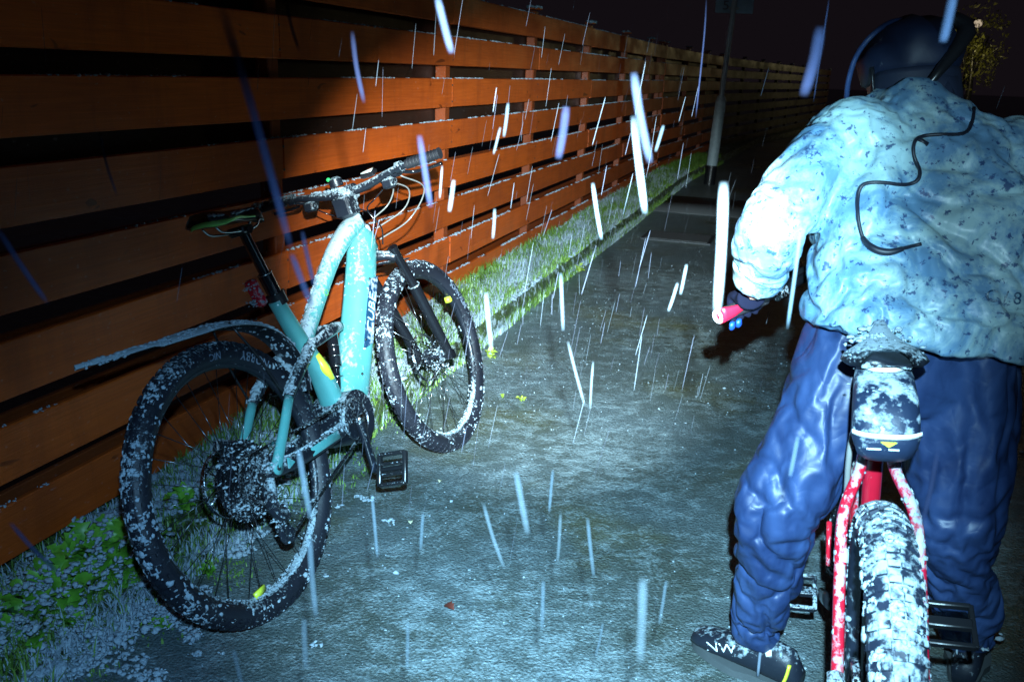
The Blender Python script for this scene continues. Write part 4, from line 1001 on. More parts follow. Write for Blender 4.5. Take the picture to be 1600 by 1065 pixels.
for y in (-.022, .022): MB().sweep([(.19, y, .938), (.225, y, .922), (.34, y, .925), (.40, y * .7, .95)], .0035, n=8, k=4).build('saddle_rail', 'silver', rb)
# fork, stem and bar of the red bike, bar turned to the left
MB().cyl((.90, 0, .70), (.89, 0, .73), .03, 12).sweep([(.93, .062, .66), (.905, 0, .69), (.93, -.062, .66)], .017, n=10, k=4).build('fork_crown', 'black', rb)
for sd in (-1, 1): MB().sweep([(.93, sd * .062, .68), (1.0, sd * .062, .52), (1.17, sd * .06, .372)], [.018, .022, .016], n=12).build('fork_leg', 'black_gloss', rb)
HBL = Vector(at(1128, 492, 2.0)); HBC = Vector((.868, 2.20, .99)); HBR = HBC + (HBC - HBL); HBR.z = HBL.z + .02
inv = RB.inverted()
MB().sweep([inv @ HBL, inv @ HBL.lerp(HBC, .35), inv @ (HBL.lerp(HBC, .75) + Vector((0, 0, .02))), inv @ HBC, inv @ (HBR.lerp(HBC, .75) + Vector((0, 0, .02))), inv @ HBR], [.011, .011, .014, .016, .014, .011], n=12, k=5).build('handlebar', 'black_gloss', rb)
sharp(MB().sweep([inv @ HBC, (.86, 0, .97), (.852, 0, .88), (.862, 0, .83)], [.026, .024, .022, .02], n=12, k=3).build('stem', 'black', rb))
bd = (HBC - HBL).normalized()
sharp(MB().cyl(inv @ HBL, inv @ (HBL + bd * .13), .017, 18).build('grip', 'grip', rb)); sharp(MB().cyl(inv @ HBR, inv @ (HBR - bd * .13), .017, 18).build('grip', 'grip', rb))
MB().cyl(inv @ (HBL - bd * .012), inv @ (HBL + bd * .004), .0185, 18).build('grip_end', 'pinkred', rb)
MB().torus(inv @ (HBL - bd * .012), .013, .0045, tuple((inv.to_3x3() @ bd)), 20, 8).build('grip_end_ring', 'letter_white', rb)
q = HBL + bd * .165
sharp(MB().cyl(inv @ q, inv @ (q + bd * .024), .020, 14).build('lever_clamp', 'steel', rb))
sharp(MB().sweep([inv @ (q + bd * .03), inv @ (q + bd * .06 + Vector((0, .03, .012))), inv @ (q + bd * .12 + Vector((0, .03, .02)))], [.014, .016, .010], n=10, k=3).build('brake_master', 'black', rb))
MB().sweep([inv @ (q + bd * .04 + Vector((0, .035, 0))), inv @ (q - bd * .01 + Vector((-.01, .065, -.012))), inv @ (q - bd * .10 + Vector((-.01, .06, -.016)))], .006, n=8, k=5).build('brake_lever', 'black', rb)
w = at(1290, 402, 2.16); sharp(MB().cyl(inv @ w, inv @ (w + Vector((0, .04, .01))), .024, 16).sweep([inv @ w, inv @ (w + Vector((.04, .0, -.05)))], .012, n=8).build('bell', 'black', rb))
# saddle bag hanging under the saddle
bagm = RB @ Matrix.Translation((.175, 0, .872)) @ Matrix.Diagonal((1, 1.06, .74, 1))
bg_ = thing('saddle_bag', 'dark bag with two white reflective bands hanging below the red bike\'s saddle', 'bag', bagm)
mb = MB().sweep([(.10, 0, .055), (.03, 0, .05), (-.03, 0, .01), (-.055, 0, -.05), (-.05, 0, -.085), (-.02, 0, -.10)], [.040, .048, .052, .054, .046, .030], [.030, .034, .040, .042, .036, .02], side=(0, 1, 0), n=18, power=2.8, k=5)
mb.build('bag_body', snowy('wet_bag_fabric', (.012, .022, .05), .4, 0, .42, 45, .5), bg_)
for (x_, z_, wd, hh) in ((-.0975, -.036, .106, .012), (-.008, .088, .066, .012)):
    mb = MB(); n = 13
    for i in range(n):
        g = -1 + 2 * i / (n - 1); yy = wd / 2 * g; cx = x_ + .020 * abs(g) ** 3.0
        for lay in (0, .002):
            mb.v += [(cx + lay, yy, z_ - hh / 2), (cx + lay, yy, z_ + hh / 2)]
    for i in range(n - 1): mb.f += [(i * 4, i * 4 + 1, i * 4 + 5, i * 4 + 4), (i * 4 + 2, i * 4 + 6, i * 4 + 7, i * 4 + 3), (i * 4 + 1, i * 4 + 3, i * 4 + 7, i * 4 + 5), (i * 4, i * 4 + 4, i * 4 + 6, i * 4 + 2)]
    mb.build('reflective_band', 'reflective', bg_)
MB().add([(-.1005, y, z) for y, z in ((.010, -.048), (-.014, -.048), (-.002, -.060))] + [(-.096, y, z) for y, z in ((.010, -.048), (-.014, -.048), (-.002, -.060))], [(0, 1, 2), (5, 4, 3), (0, 3, 4, 1), (1, 4, 5, 2), (2, 5, 3, 0)]).build('yellow_mark', 'yellow', bg_, smooth=False)
MB().box((-.0965, .020, -.067), (.002, .022, .0035)).box((-.0965, -.010, -.067), (.002, .016, .0035)).build('bag_print', 'letter_white', bg_, smooth=False)
lumps('snow', [Vector((x_ - .01, y_, .045 - x_ * .0 + .033 - max(0, -x_) * .9)) for x_, y_ in [(random.uniform(-.045, .04), random.gauss(.0, .024)) for _ in range(50)]], [random.uniform(.0015, .004) for _ in range(50)], bg_)

# ------------------------------------------------------------------ the cyclist
px_ = thing('person', 'cyclist in a mud spattered pale blue rain jacket and navy rain trousers, seen from behind', 'person', Matrix.Translation((.88, 1.85, 0)))
PO = Vector((.88, 1.85, 0))
def loc(p): return Vector(p) - PO
# body: one continuous figure (head, neck, torso, arms, legs) under the clothes
hipL, hipR = Vector((.765, 1.83, .86)), Vector((.97, 1.83, .86))
kneeL, ankL = at(1222, 765, 1.76), at(1180, 985, 1.885); kneeR, ankR = at(1492, 800, 1.80), at(1512, 985, 1.90)
shL, shR = at(1322, 222, 1.96), Vector((1.10, 1.98, 1.27)); elL = at(1212, 335, 1.84); wrL = at(1176, 458, 1.98)
elR, wrR = Vector((1.27, 1.97, 1.10)), HBR + Vector((.03, -.07, .03))
neck = Vector((.865, 2.03, 1.36)); headc = at(1412, 118, 2.13); chest = Vector((.895, 1.96, 1.20)); pelv = Vector((.87, 1.82, .93))
bmb = MB()
bmb.sweep([loc(hipL.lerp(hipR, .5) + UP * .01), loc(pelv), loc(pelv.lerp(chest, .5)), loc(chest), loc(neck - Vector((0, .02, .06))), loc(neck), loc(headc - Vector((0, -.02, .06)))], [.10, .13, .12, .14, .10, .05, .06], [.06, .07, .075, .085, .07, .05, .06], side=(1, 0, 0), n=16, k=4)
bmb.ball(loc(headc), .092, 3, (.85, 1.05, 1.15))
for a, b_, c_, r1, r2, r3 in ((hipL, kneeL, ankL, .070, .050, .036), (hipR, kneeR, ankR, .070, .050, .036)): bmb.sweep([loc(a), loc(a.lerp(b_, .5)), loc(b_), loc(b_.lerp(c_, .4)), loc(c_)], [r1, r1 * .9, r2, r2 * .95, r3], n=12)
for a, b_, c_ in ((shL, elL, wrL), (shR, elR, wrR)): bmb.sweep([loc(a.lerp(chest, .4)), loc(a - UP * .02), loc(a.lerp(b_, .5)), loc(b_), loc(c_)], [.04, .040, .036, .034, .026], n=12)
fd = Vector((-.35, .88, -.30)).normalized(); rt = fd.cross(UP).normalized(); fu = rt.cross(fd)          # where the face looks
bmb.ball(loc(headc + fd * .098 - fu * .015), .016, 2, (1, 1, 1.3)); bmb.ball(loc(headc + fd * .07 - fu * .085), .035, 2)
for s_ in (-1, 1): bmb.ball(loc(headc + rt * s_ * .080), .024, 2, (.5, 1, 1.2))
bme = remeshed(bmb, .011, 4); link('body', bme, 'skin', px_)
for s_ in (-1, 1): MB().ball(loc(headc + fd * .086 + rt * s_ * .032 + fu * .008), .012, 2).build('eye', 'letter_white', px_)
MB().sweep([loc(headc + fd * .094 - rt * .022 - fu * .052), loc(headc + fd * .099 - fu * .055), loc(headc + fd * .094 + rt * .022 - fu * .052)], .004, n=6, k=3).build('mouth', 'pinkred', px_)
# helmet with ribs and vents
hm = MB(); hc = headc + UP * .022 - fd * .01
V3, F3 = ICO[3]; HV = []
for v in V3:
    p = hc + v * .098; q = p - hc
    k = q.dot(fu) ; 
    if k < -.035: q -= fu * (k + .035) * .9
    rib = abs(math.sin(q.dot(rt) * 75)); 
    q *= 1.0 + (.09 if rib > .5 else -.10) * (1 if k > .0 else .2); q += fd * (.18 * q.dot(fd)); HV.append(tuple(loc(hc + q)))
hm.add(HV, F3); hm.build('helmet', 'helmet', px_)
RIM = [(1322, 158), (1326, 125), (1338, 88), (1362, 56), (1395, 34), (1430, 34), (1462, 52)]
MB().sweep([loc(at(a, b_, 2.10 + .02 * abs(i - 3))) for i, (a, b_) in enumerate(RIM)], [.006, .008, .006, .005, .005, .004, .002], [.006], n=10, k=5).build('hood_edge', 'trouser', px_)
for s_ in (-1, 1): MB().sweep([loc(hc + rt * s_ * .105 - fu * .01), loc(headc + rt * s_ * .088 - fu * .06), loc(headc + fd * .04 + rt * s_ * .04 - fu * .115)], .008, .002, n=6, k=3).build('helmet_strap', 'black', px_)
MB().sweep([loc(hc - fd * .10 + rt * .02 + fu * .075), loc(hc - fd * .125 + rt * .04 + fu * .03), loc(neck + Vector((.0, -.05, .05)))], [.014, .02, .008], n=8, k=3).build('rear_light_cable', 'black', px_)
MB().ball(loc(headc - fd * .05 - fu * .05), .080, 2, (1, 1, .8)).build('hair', 'hair', px_)
MB().sweep([loc(headc - fu * .005 - fd * .035), loc(headc - fu * .06 - fd * .03), loc(headc - fu * .11 - fd * .03), loc(neck + Vector((-.01, -.01, .02)))], [.100, .102, .098, .085], [.085, .092, .09, .07], side=tuple(rt), n=22, k=5).build('hood', 'hair', px_)
# jacket: torso, collar, both sleeves as one crumpled shell
jm = MB()
T = [(.930, .285, .175, .90, 1.79), (.98, .278, .170, .895, 1.80), (1.06, .262, .160, .89, 1.83), (1.15, .258, .155, .895, 1.88), (1.23, .268, .150, .90, 1.93), (1.30, .262, .135, .905, 1.975), (1.345, .225, .115, .90, 2.00), (1.385, .150, .095, .885, 2.02), (1.425, .085, .075, .868, 2.04), (1.45, .070, .065, .858, 2.05)]
rings = 44
TT_ = np.array(T); zz = np.linspace(0, len(T) - 1, 46)
def ti(c, q): return float(np.interp(q, range(len(T)), TT_[:, c]))
base_i = 0
for k, q in enumerate(zz):
    z, rx, ry, cx, cy = (ti(c, q) for c in range(5))
    for j in range(rings):
        g = 2 * math.pi * j / rings; ca, sa_ = math.cos(g), math.sin(g)
        ca2 = math.copysign(abs(ca) ** .80, ca); sa2 = math.copysign(abs(sa_) ** .62, sa_) * .9
        hem = max(0, 1 - q / 1.5); x = cx + rx * ca2; y = cy + ry * sa2
        zt = z - hem * .055 * (.5 + .5 * ca) * 1.4 + hem * .02 * (1 if sa_ < 0 else 0) - (.0 if q < 6 else 0)
        zt -= max(0, (q - 4.5)) * .012 * abs(ca2) ** 2
        jm.v.append(tuple(loc((x, y, zt))))
for k in range(45):
    for j in range(rings): j2 = (j + 1) % rings; jm.f.append((k * rings + j, k * rings + j2, (k + 1) * rings + j2, (k + 1) * rings + j))
jm.f.append(tuple(range(rings - 1, -1, -1))); jm.f.append(tuple(45 * rings + j for j in range(rings)))
cufL = elL.lerp(wrL, .86)
jm.sweep([loc(shL.lerp(chest, .55) + Vector((0, 0, .02))), loc(shL + Vector((.015, 0, .0))), loc(shL.lerp(elL, .45) + Vector((-.01, 0, .0))), loc(elL + Vector((-.005, 0, 0))), loc(elL.lerp(wrL, .5) + Vector((0, 0, 0))), loc(elL.lerp(wrL, .85)), loc(cufL)], [.10, .092, .078, .072, .064, .058, .046], n=20, k=6)
jm.sweep([loc(shR.lerp(chest, .5)), loc(shR), loc(shR.lerp(elR, .5)), loc(elR), loc(elR.lerp(wrR, .5)), loc(wrR)], [.10, .095, .085, .078, .065, .045], n=20, k=5)
jme = remeshed(jm, .0112, 5, .5)
arm_d = (wrL - elL).normalized(); arm_u = (elL - shL).normalized()
def bil(p, f, o, st=(1, 1, 1)): return abs(noise.noise(Vector((p.x * f * st[0] + o, p.y * f * st[1], p.z * f * st[2] - o))))
def jdisp(c):
    p = Vector(c) + PO; q = p + noise.noise_vector(p * 3.0) * .05
    a = Vector((q.x + .55 * q.z, q.y, q.z - .35 * q.x))                     # folds run down from the shoulder to the hem
    d = .024 * bil(a, 4.2, 3, (1.3, 1, .8)) + .010 * bil(a, 9.5, 11, (1, 1, 1.3)) - .008
    for s0_, dr, ln_, lo_ in ((elL, arm_d, (wrL - elL).length, .45), (shL, arm_u, (elL - shL).length, .75)):
        t = (p - s0_).dot(dr) / ln_; r = ((p - s0_) - dr * (p - s0_).dot(dr)).length
        if lo_ < t < 1.1 and r < .11 and p.x < .70: d += .007 * bil(Vector((0, 0, t + .12 * noise.noise(p * 9))), 9, 2) * 2 - .003
    return d
displace(jme, jdisp, 1)
jme = settle(jme, 14, -.12, lambda c: 1.0 if c.z > 1.39 else .7 if (c.z < .96 and c.x > -.22) else 1.0 if (Vector(c) + PO - cufL).length < .075 else .35 if (c.z > 1.30) else .10, .16, .18, bend=.05)
jk = link('jacket', jme, 'jacket', px_)
# trousers as one crumpled shell
tm = MB()
tm.sweep([loc((.87, 1.86, 1.00)), loc((.87, 1.84, .92)), loc((.868, 1.83, .82)), loc((.868, 1.83, .76))], [.20, .205, .19, .14], [.125, .13, .125, .09], side=(1, 0, 0), n=20, k=4)
tm.sweep([loc(hipL + Vector((0, 0, .04))), loc(hipL.lerp(kneeL, .3)), loc(hipL.lerp(kneeL, .7)), loc(kneeL), loc(kneeL.lerp(ankL, .25)), loc(kneeL.lerp(ankL, .6)), loc(kneeL.lerp(ankL, .9)), loc(ankL + (ankL - kneeL) * .04)], [.118, .112, .100, .092, .080, .073, .068, .062], n=20, k=5)
tm.sweep([loc(hipR + Vector((0, 0, .04))), loc(hipR.lerp(kneeR, .3)), loc(hipR.lerp(kneeR, .7)), loc(kneeR), loc(kneeR.lerp(ankR, .25)), loc(kneeR.lerp(ankR, .6)), loc(kneeR.lerp(ankR, .9)), loc(ankR + (ankR - kneeR) * .04)], [.128, .126, .110, .100, .088, .080, .074, .068], n=20, k=5)
tme = remeshed(tm, .0112, 5, .5)
def tdisp(c):
    p = Vector(c) + PO; q = p + noise.noise_vector(p * 3.5) * .05
    a = Vector((q.x + .5 * q.z, q.y - .3 * q.z, q.z * .8))
    d = .024 * bil(a, 5.0, 3, (1.5, 1.2, .6)) + .010 * bil(a, 11, 7, (1.2, 1, .9)) - .008
    k = math.exp(-((p.z - kneeL.z + .03) / .06) ** 2) + .8 * math.exp(-((p.z - .17) / .05) ** 2)
    d += k * (.010 * bil(q, 9, 1, (.6, .6, 2.2)) - .002)
    return d
displace(tme, tdisp, 1)
tme = settle(tme, 14, -.13, lambda c: 1.0 if (c.z < .12 or c.z > .93) else .085, .08, .2, bend=.04)
link('trousers', tme, 'trouser', px_)
# gloved hands: palm and five curled fingers round the grip
def glove(root, gc, axis, back, sgn, nm):
    ax = axis.normalized(); bk_ = back.normalized(); dn_ = ax.cross(bk_).normalized()
    dn_ = dn_ if dn_.z < 0 else -dn_
    mb = MB(); mb.sweep([loc(root), loc(root.lerp(gc, .5) + UP * .006), loc(gc + UP * .028)], [.034, .036, .040], [.030, .026, .018], side=tuple(ax), n=14, k=4)
    mb.ball(loc(gc + UP * .022), .034, 2, (1.2, 1, .6))
    parts = []
    for i, ln_ in enumerate((.9, 1.0, .97, .82)):
        c0_ = gc + ax * (.034 - .022 * i) * sgn
        fwd = -bk_
        P = [c0_ + UP * .030 + fwd * .005, c0_ + UP * .024 + fwd * .030, c0_ + fwd * .036 * ln_ - UP * .002, c0_ + fwd * .024 * ln_ - UP * .026, c0_ - UP * .028 + fwd * .002]
        mb.sweep([loc(p) for p in P], [.0115, .0112, .0105, .0095, .008], n=10, k=4)
    th = [gc + ax * .038 * sgn + UP * .018 - (-bk_) * .01, gc + ax * .048 * sgn + UP * .004, gc + ax * .046 * sgn - UP * .018 + (-bk_) * .012, gc + ax * .036 * sgn - UP * .028 + (-bk_) * .016]
    mb.sweep([loc(p) for p in th], [.014, .0125, .011, .009], n=10, k=4)
    return link(nm, remeshed(mb, .0035, 2), 'glove', px_)
gL = HBL + bd * .075; glove(wrL + (wrL - elL) * .05, gL, bd, Vector((.2, -1, 0)), 1, 'glove')
gR = HBR - bd * .07; glove(wrR, gR, bd, Vector((.2, -1, 0)), -1, 'glove')
# red flash of the glove's cuff side and blue finger tips below the grip
mb = MB().sweep([loc(HBL + Vector((-.004, -.02, .004))), loc(HBL + bd * .03 + Vector((0, -.022, .006))), loc(HBL + bd * .075 + Vector((0, -.024, .012)))], [.020, .014, .004], [.006, .006, .003], side=(0, 0, 1), n=10, k=3); mb.build('glove_flash', 'pinkred', px_)
for i in range(2): MB().sweep([loc(gL + bd * (-.046 + i * .020) + Vector((0, -.014, -.026))), loc(gL + bd * (-.040 + i * .020) + Vector((0, -.004, -.040))), loc(gL + bd * (-.034 + i * .020) + Vector((0, .012, -.034)))], [.007, .0095, .007], [.005, .007, .005], n=10, k=3).build('finger_tip', 'blue_glove', px_)
# shoes
def shoe(heel, toe, label_nw, sc_=1.0):
    d = (toe - heel); L = d.length; d.normalize(); s_ = Vector((d.y, -d.x, 0)); 
    def q(x, y, z): return loc(Vector((heel.x, heel.y, 0)) + d * x * L + s_ * y + UP * z)
    mb = MB()
    prof = [(-.02, .026, .05), (.08, .033, .095), (.22, .035, .10), (.38, .036, .085), (.55, .043, .066), (.75, .048, .054), (.90, .043, .044), (.98, .030, .034), (1.0, .012, .028)]
    P = []
    for x, hw, h in prof:
        for j in range(14):
            g = 2 * math.pi * j / 14; zc = .018 + h / 2
            P.append(q(x, hw * math.cos(g), max(.016, zc + h / 2 * math.sin(g) * (1.0 if math.sin(g) > 0 else 1.1))))
    mb.v = P
    for i in range(len(prof) - 1):
        for j in range(14): k = (j + 1) % 14; mb.f.append((i * 14 + j, i * 14 + k, (i + 1) * 14 + k, (i + 1) * 14 + j))
    mb.f.append(tuple(range(13, -1, -1))); mb.f.append(tuple((len(prof) - 1) * 14 + j for j in range(14)))
    o = mb.build('shoe', 'shoe', px_)
    sm = MB(); n = 28
    for k in range(n):
        g = 2 * math.pi * k / n; x = .49 + .52 * math.cos(g); hw = .040 if x < .45 else .051
        yy = hw * math.sin(g) * 1.06
        for z_ in (0.002, .022 + (.006 if x > .8 else 0)): sm.v.append(tuple(q(x, yy, z_)))
    for k in range(n): k2 = (k + 1) % n; sm.f.append((k * 2, k2 * 2, k2 * 2 + 1, k * 2 + 1))
    sm.f.append(tuple(2 * k for k in range(n - 1, -1, -1))); sm.f.append(tuple(2 * k + 1 for k in range(n)))
    sharp(sm.build('shoe_sole', 'sole', px_))
    return q, o
q, o = shoe(Vector((.720, 1.80, 0)), Vector((.505, 1.985, 0)), True)
V, F = text_geo('NW', .034, .0008)
bv = BVHTree.FromObject(o, bpy.context.evaluated_depsgraph_get())
def onto(bv_, px, py, off):
    o_ = loc((0, 0, CAMH)); d = ray(px, py).normalized(); h = bv_.ray_cast(o_, d); 
    return (h[0] - d * off, h[1]) if h[0] is not None else (None, None)
P = []
for v in V:
    h, n_ = onto(bv, 1126 + v.x * 26 / .034 * 1.0 + v.y * -2 / .034, 1012 + v.x * 3 / .034 - v.y * 20 / .034, .0012 - v.z)
    P.append(h if h is not None else (P[-1] if P else Vector((0, 0, 0))))
MB().add(P, F).build('shoe_lettering', 'letter_white', px_, smooth=False)
MB().sweep([q(.10, -.040, .02), q(.06, -.040, .06), q(.05, -.036, .095)], [.010, .008, .006], .004, n=6, k=3).build('shoe_tab', 'yellow', px_)
MB().sweep([q(.24, -.030, .088), q(.30, -.010, .108), q(.30, .02, .104)], [.008, .016, .008], .006, n=8, k=3).build('shoe_patch', 'reflective', px_)
MB().sweep([q(.30, -.040, .03), q(.32, -.030, .095), q(.34, 0, .112)], [.004], n=6, k=3).build('shoe_strap', 'letter_grey', px_)
q2, o2 = shoe(Vector((1.13, 1.83, 0)), Vector((1.27, 2.06, 0)), False)
lumps('snow', [q2(random.uniform(0, .9), random.gauss(0, .025), .10 - .05 * 0) for _ in range(10)] + [q2(x_ := random.uniform(0, 1), random.gauss(0, .022), .13 - .085 * x_ + .005) for _ in range(160)], [random.uniform(.003, .009) for _ in range(170)], px_)
# black cord lying over the jacket's back, from the helmet light
bpy.context.view_layer.update()
bvj = BVHTree.FromObject(jk, bpy.context.evaluated_depsgraph_get())
cpx = [(1497, 92), (1503, 118), (1520, 150), (1521, 180), (1514, 203), (1498, 210), (1470, 210), (1440, 213), (1428, 224), (1428, 245), (1438, 268), (1432, 284), (1410, 289), (1380, 285), (1350, 287), (1341, 303), (1340, 330), (1344, 358), (1352, 378), (1370, 391), (1392, 394), (1415, 387), (1440, 381)]
CP = []
for p in catmull([(a, b_, 0) for a, b_ in cpx], 5):
    h, n_ = onto(bvj, p.x, p.y, .004)
    if h is not None: CP.append(h + PO)
# the cord bridges the dips of the cloth
for _ in range(3): CP = [CP[0]] + [(CP[i - 1] + CP[i] * 2 + CP[i + 1]) / 4 for i in range(1, len(CP) - 1)] + [CP[-1]]
t = thing('light_cable', 'thin black cable winding over the back of the pale blue jacket', 'cable', Matrix.Translation(CP[0]))
MB().sweep([p - CP[0] for p in CP], .0038, n=8).build('cord', 'cord', t)
MB().sweep([p - CP[0] for p in CP[75:92]], [.005, .0075, .0075, .005], n=8).build('cable_joint', 'cord', t)
MB().sweep([CP[24] - CP[0], CP[24] - CP[0] + Vector((.02, -.004, -.012))], [.005, .006], n=8).build('cord_clip', 'cord', t)
# marks on the jacket's lower back
def jacket_text(s_, cx, cy, size, wpx, m_='cord', ang=0.0):
    V, F = text_geo(s_, 1.0, .0)
    P = []
    for v in V:
        x, y = v.x * size, v.y * size
        h, n_ = onto(bvj, cx + x * math.cos(ang) + y * math.sin(ang), cy + x * math.sin(ang) - y * math.cos(ang), .0015)
        P.append(h if h is not None else Vector((0, 0, -5)))
    MB().add(P, F).build('jacket_print', m_, px_, smooth=False)
for ch_, x_ in (('C', 1550), ('/', 1572), ('8', 1590)): jacket_text(ch_, x_, 463 + (x_ - 1550) * .1, 28, 0, 'navy', .1)

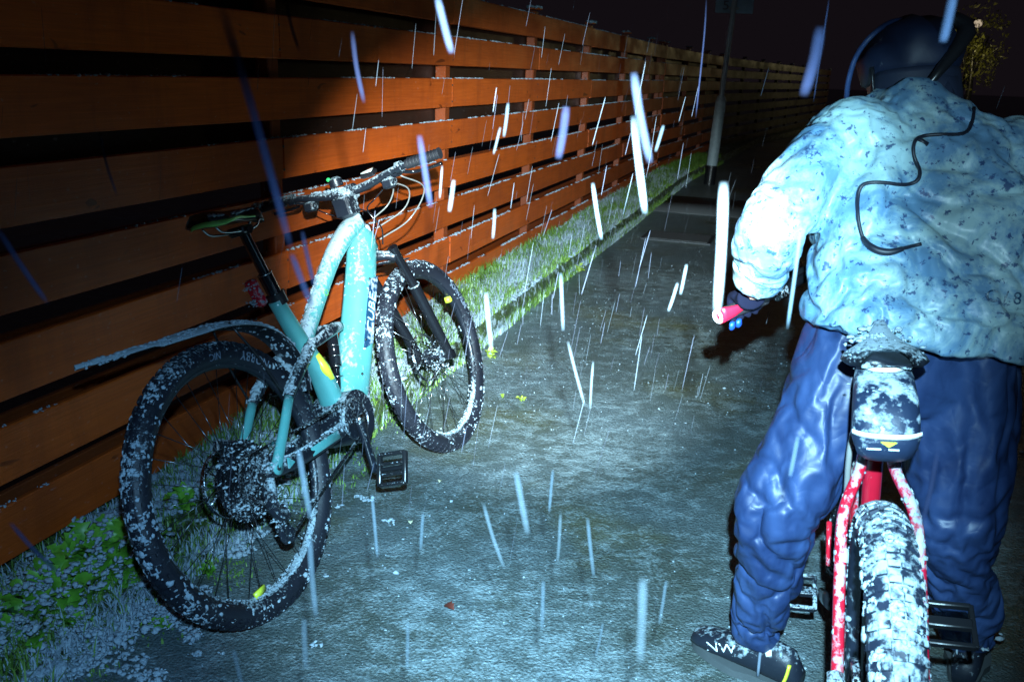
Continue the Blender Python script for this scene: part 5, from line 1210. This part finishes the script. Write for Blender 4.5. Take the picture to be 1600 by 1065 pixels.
# ------------------------------------------------------------------ falling sleet
def streak_geo(mb, a, b_, w):
    P = [a.lerp(b_, t) for t in (0, .04, .12, .3, .5, .7, .88, .96, 1)]
    mb.sweep(P, [w * k for k in (.25, .6, .85, 1, .95, 1, .9, .7, .3)], n=8)
big = [
 ((340, -10), (400, 190), (455, 390), 15, .75, 'd', 'longest blue sleet streak, from the top edge down past the saddle of the teal bike'),
 ((455, 395), (472, 440), (488, 480), 12, .80, 'd', 'faint violet sleet streak in front of the top tube of the teal bike'),
 ((683, -5), (694, 40), (706, 85), 12, .95, 'n', 'thick blue sleet streak at the top edge above the handlebar grip'),
 ((550, 48), (557, 105), (569, 162), 8, 1.2, 'd', 'pinkish sleet streak before the dark gap above the teal bike'),
 ((447, 0), (455, 40), (468, 82), 6, 1.1, 'd', 'faint thin streak at the top edge left of the pinkish one'),
 ((990, 112), (1000, 180), (1016, 256), 14, .95, 'n', 'broad violet sleet streak before the far fence, upper one of a touching pair'),
 ((990, 180), (998, 255), (1008, 335), 12, 1.05, 'm', 'broad pale sleet streak reaching the grass kerb, lower one of a touching pair'),
 ((1131, 283), (1127, 390), (1120, 492), 17, 1.0, 'b', 'brightest long sleet streak, just in front of the cyclist\'s glove'),
 ((1490, -8), (1482, 30), (1473, 68), 15, .9, 'n', 'thick blue sleet streak at the top edge above the cyclist\'s helmet'),
 ((1282, 40), (1272, 95), (1255, 152), 18, 1.0, 'd', 'dim wide violet streak in the dark left of the helmet'),
 ((1252, 350), (1242, 430), (1230, 515), 7, 1.3, 'm', 'long slim streak between the cyclist\'s arm and hip'),
 ((806, 735), (815, 785), (825, 836), 13, 1.3, 'b', 'thick bright streak over the middle of the wet path'),
 ((755, 785), (769, 835), (788, 888), 8, 1.4, 'b', 'leaning bright streak forming the left arm of a V on the path'),
 ((1005, 900), (1003, 970), (1000, 1038), 20, 1.1, 'b', 'widest white sleet streak near the bottom edge of the path'),
 ((887, 532), (899, 580), (914, 635), 6, 1.8, 'b', 'thin leaning streak left of a narrow V on the far path'),
 ((927, 563), (924, 600), (922, 640), 5, 1.8, 'b', 'thin upright streak right of a narrow V on the far path'),
 ((1073, 412), (1068, 437), (1063, 461), 6, 1.6, 'b', 'short white streak beside the dark patch of the path, right one of two'),
 ((1059, 441), (1052, 464), (1044, 487), 6, 1.6, 'b', 'short white streak beside the dark patch of the path, left one of two'),
 ((466, 698), (475, 755), (486, 812), 12, 1.2, 'm', 'pale blue streak before the chain stay of the teal bike'),
 ((483, 828), (487, 895), (494, 966), 12, 1.2, 'm', 'pale blue streak over the lower edge of the rear tyre of the teal bike'),
 ((475, 965), (476, 1005), (478, 1046), 12, 1.2, 'm', 'stubby pale streak at the bottom edge below the rear tyre'),
 ((876, 800), (874, 840), (871, 880), 7, 1.5, 'b', 'upright bright streak right of the thickest mid path streak'),
 ((849, 905), (848, 945), (847, 985), 9, 1.4, 'm', 'upright pale streak low in the middle of the path'),
 ((864, 733), (861, 765), (858, 802), 6, 1.5, 'm', 'slim streak just right of the thick bright mid path streak'),
 ((709, 280), (706, 305), (702, 332), 8, 1.6, 'b', 'short bright streak under the brake lever of the teal bike'),
 ((691, 258), (689, 285), (687, 311), 4.5, 1.7, 'b', 'thin bright streak right at the brake lever tip'),
 ((773, 325), (772, 350), (770, 374), 6, 1.9, 'b', 'short bright streak before the lower fence slats right of the bike'),
 ((155, 203), (166, 255), (183, 307), 5, 1.0, 'd', 'faint lone streak before the dark fence at far left'),
 ((1466, 700), (1454, 765), (1439, 825), 9, 1.0, 'd', 'dim blue streak over the shadowed right trouser leg'),
 ((759, 455), (763, 500), (768, 548), 9, 1.6, 'b', 'whitish streak in front of the mossy kerb right of the front tyre'),
 ((876, 425), (878, 470), (880, 518), 7, 1.8, 'm', 'pale streak at the foot of the kerb beyond the front wheel'),
 ((655, 210), (662, 255), (673, 325), 11, .9, 'd', 'wide faint violet streak crossing the right handlebar grip'),
 ((581, 770), (585, 815), (590, 872), 7, 1.4, 'm', 'streak on the path between rear tyre and pedal of the teal bike'),
 ((661, 800), (659, 830), (657, 860), 7, 1.5, 'm', 'small streak on the path under the pedal'),
 ((918, 808), (922, 850), (928, 902), 8, 1.4, 'm', 'leaning pale streak right of the upright bright one, mid path'),
 ((1041, 905), (1036, 940), (1030, 975), 7, 1.4, 'm', 'streak immediately right of the widest white one'),
 ((942, 972), (937, 1000), (930, 1026), 6, 1.4, 'm', 'short streak left of the widest white one'),
 ((637, 970), (637, 1005), (636, 1048), 8, 1.3, 'm', 'upright streak at the bottom edge right of the rear tyre'),
 ((-5, 355), (30, 410), (75, 475), 10, .8, 'd', 'dull violet streak slanting in at the left edge'),
 ((15, 815), (50, 855), (95, 898), 9, .9, 'd', 'dull violet streak over the lowest fence board at left'),
 ((1247, 680), (1241, 712), (1234, 745), 9, 1.2, 'm', 'short pale streak in front of the left trouser thigh'),
 ((926, 285), (932, 328), (940, 375), 7, 1.3, 'm', 'violet streak before the grass kerb left of the touching pair'),
 ((794, 160), (791, 188), (787, 215), 6, 2.0, 'm', 'short pale streak before the fence above the kerb, right one of two'),
 ((782, 198), (777, 218), (771, 242), 5, 2.0, 'b', 'short pale streak before the fence above the kerb, left one of two'),
 ((1037, 195), (1031, 215), (1024, 238), 6, 2.4, 'm', 'short streak before the far fence, left of the sign post'),
 ((885, 165), (880, 205), (872, 250), 14, 1.0, 'd', 'wide ghostly violet streak before the middle of the fence'),
 ((1104, -5), (1100, 60), (1087, 185), 2.5, 1.6, 'd', 'hair thin streak left of the sign post'),
 ((1296, -5), (1283, 80), (1271, 160), 2.5, 1.4, 'd', 'hair thin streak in the dark left of the helmet'),
 ((472, 360), (480, 400), (492, 450), 9, .9, 'd', 'small violet streak before the gap behind the top tube'),
 ((365, 1015), (371, 1040), (378, 1070), 10, 1.1, 'm', 'streak cut by the bottom edge below the rear tyre, at left'),
]
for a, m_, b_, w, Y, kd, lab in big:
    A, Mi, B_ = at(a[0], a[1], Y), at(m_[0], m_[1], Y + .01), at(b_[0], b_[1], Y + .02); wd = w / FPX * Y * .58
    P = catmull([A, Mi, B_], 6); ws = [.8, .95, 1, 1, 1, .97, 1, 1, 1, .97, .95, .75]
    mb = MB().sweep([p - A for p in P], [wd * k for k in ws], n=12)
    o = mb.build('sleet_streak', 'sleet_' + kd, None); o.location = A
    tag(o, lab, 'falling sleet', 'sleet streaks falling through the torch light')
mb = MB(); mbd = MB()
for i in range(1250):
    Y = 1.5 + 8.5 * random.random() ** .9
    if random.random() < .55: x, y = random.gauss(900, 200), random.gauss(560, 270)
    else: x, y = random.uniform(0, 1600), random.uniform(-20, 1050)
    A = at(x, y, Y)
    if A.z < .25 or A.dot(NF) < FD + .15: continue
    if 1.0 < A.y < 2.6 and A.x > .45: continue
    L = random.uniform(.03, .11) * (1 + .1 * Y); d = Vector((-.14 + random.gauss(0, .06), random.gauss(0, .05), -1)) * L
    streak_geo(mb if random.random() < .5 else mbd, A, A + d, random.uniform(.0006, .0017) * (1 if Y > 2.2 else .8))
mb.build('falling_sleet', 'sleet_fine', kind='stuff'); mbd.build('falling_sleet', 'sleet_fine_faint', kind='stuff')
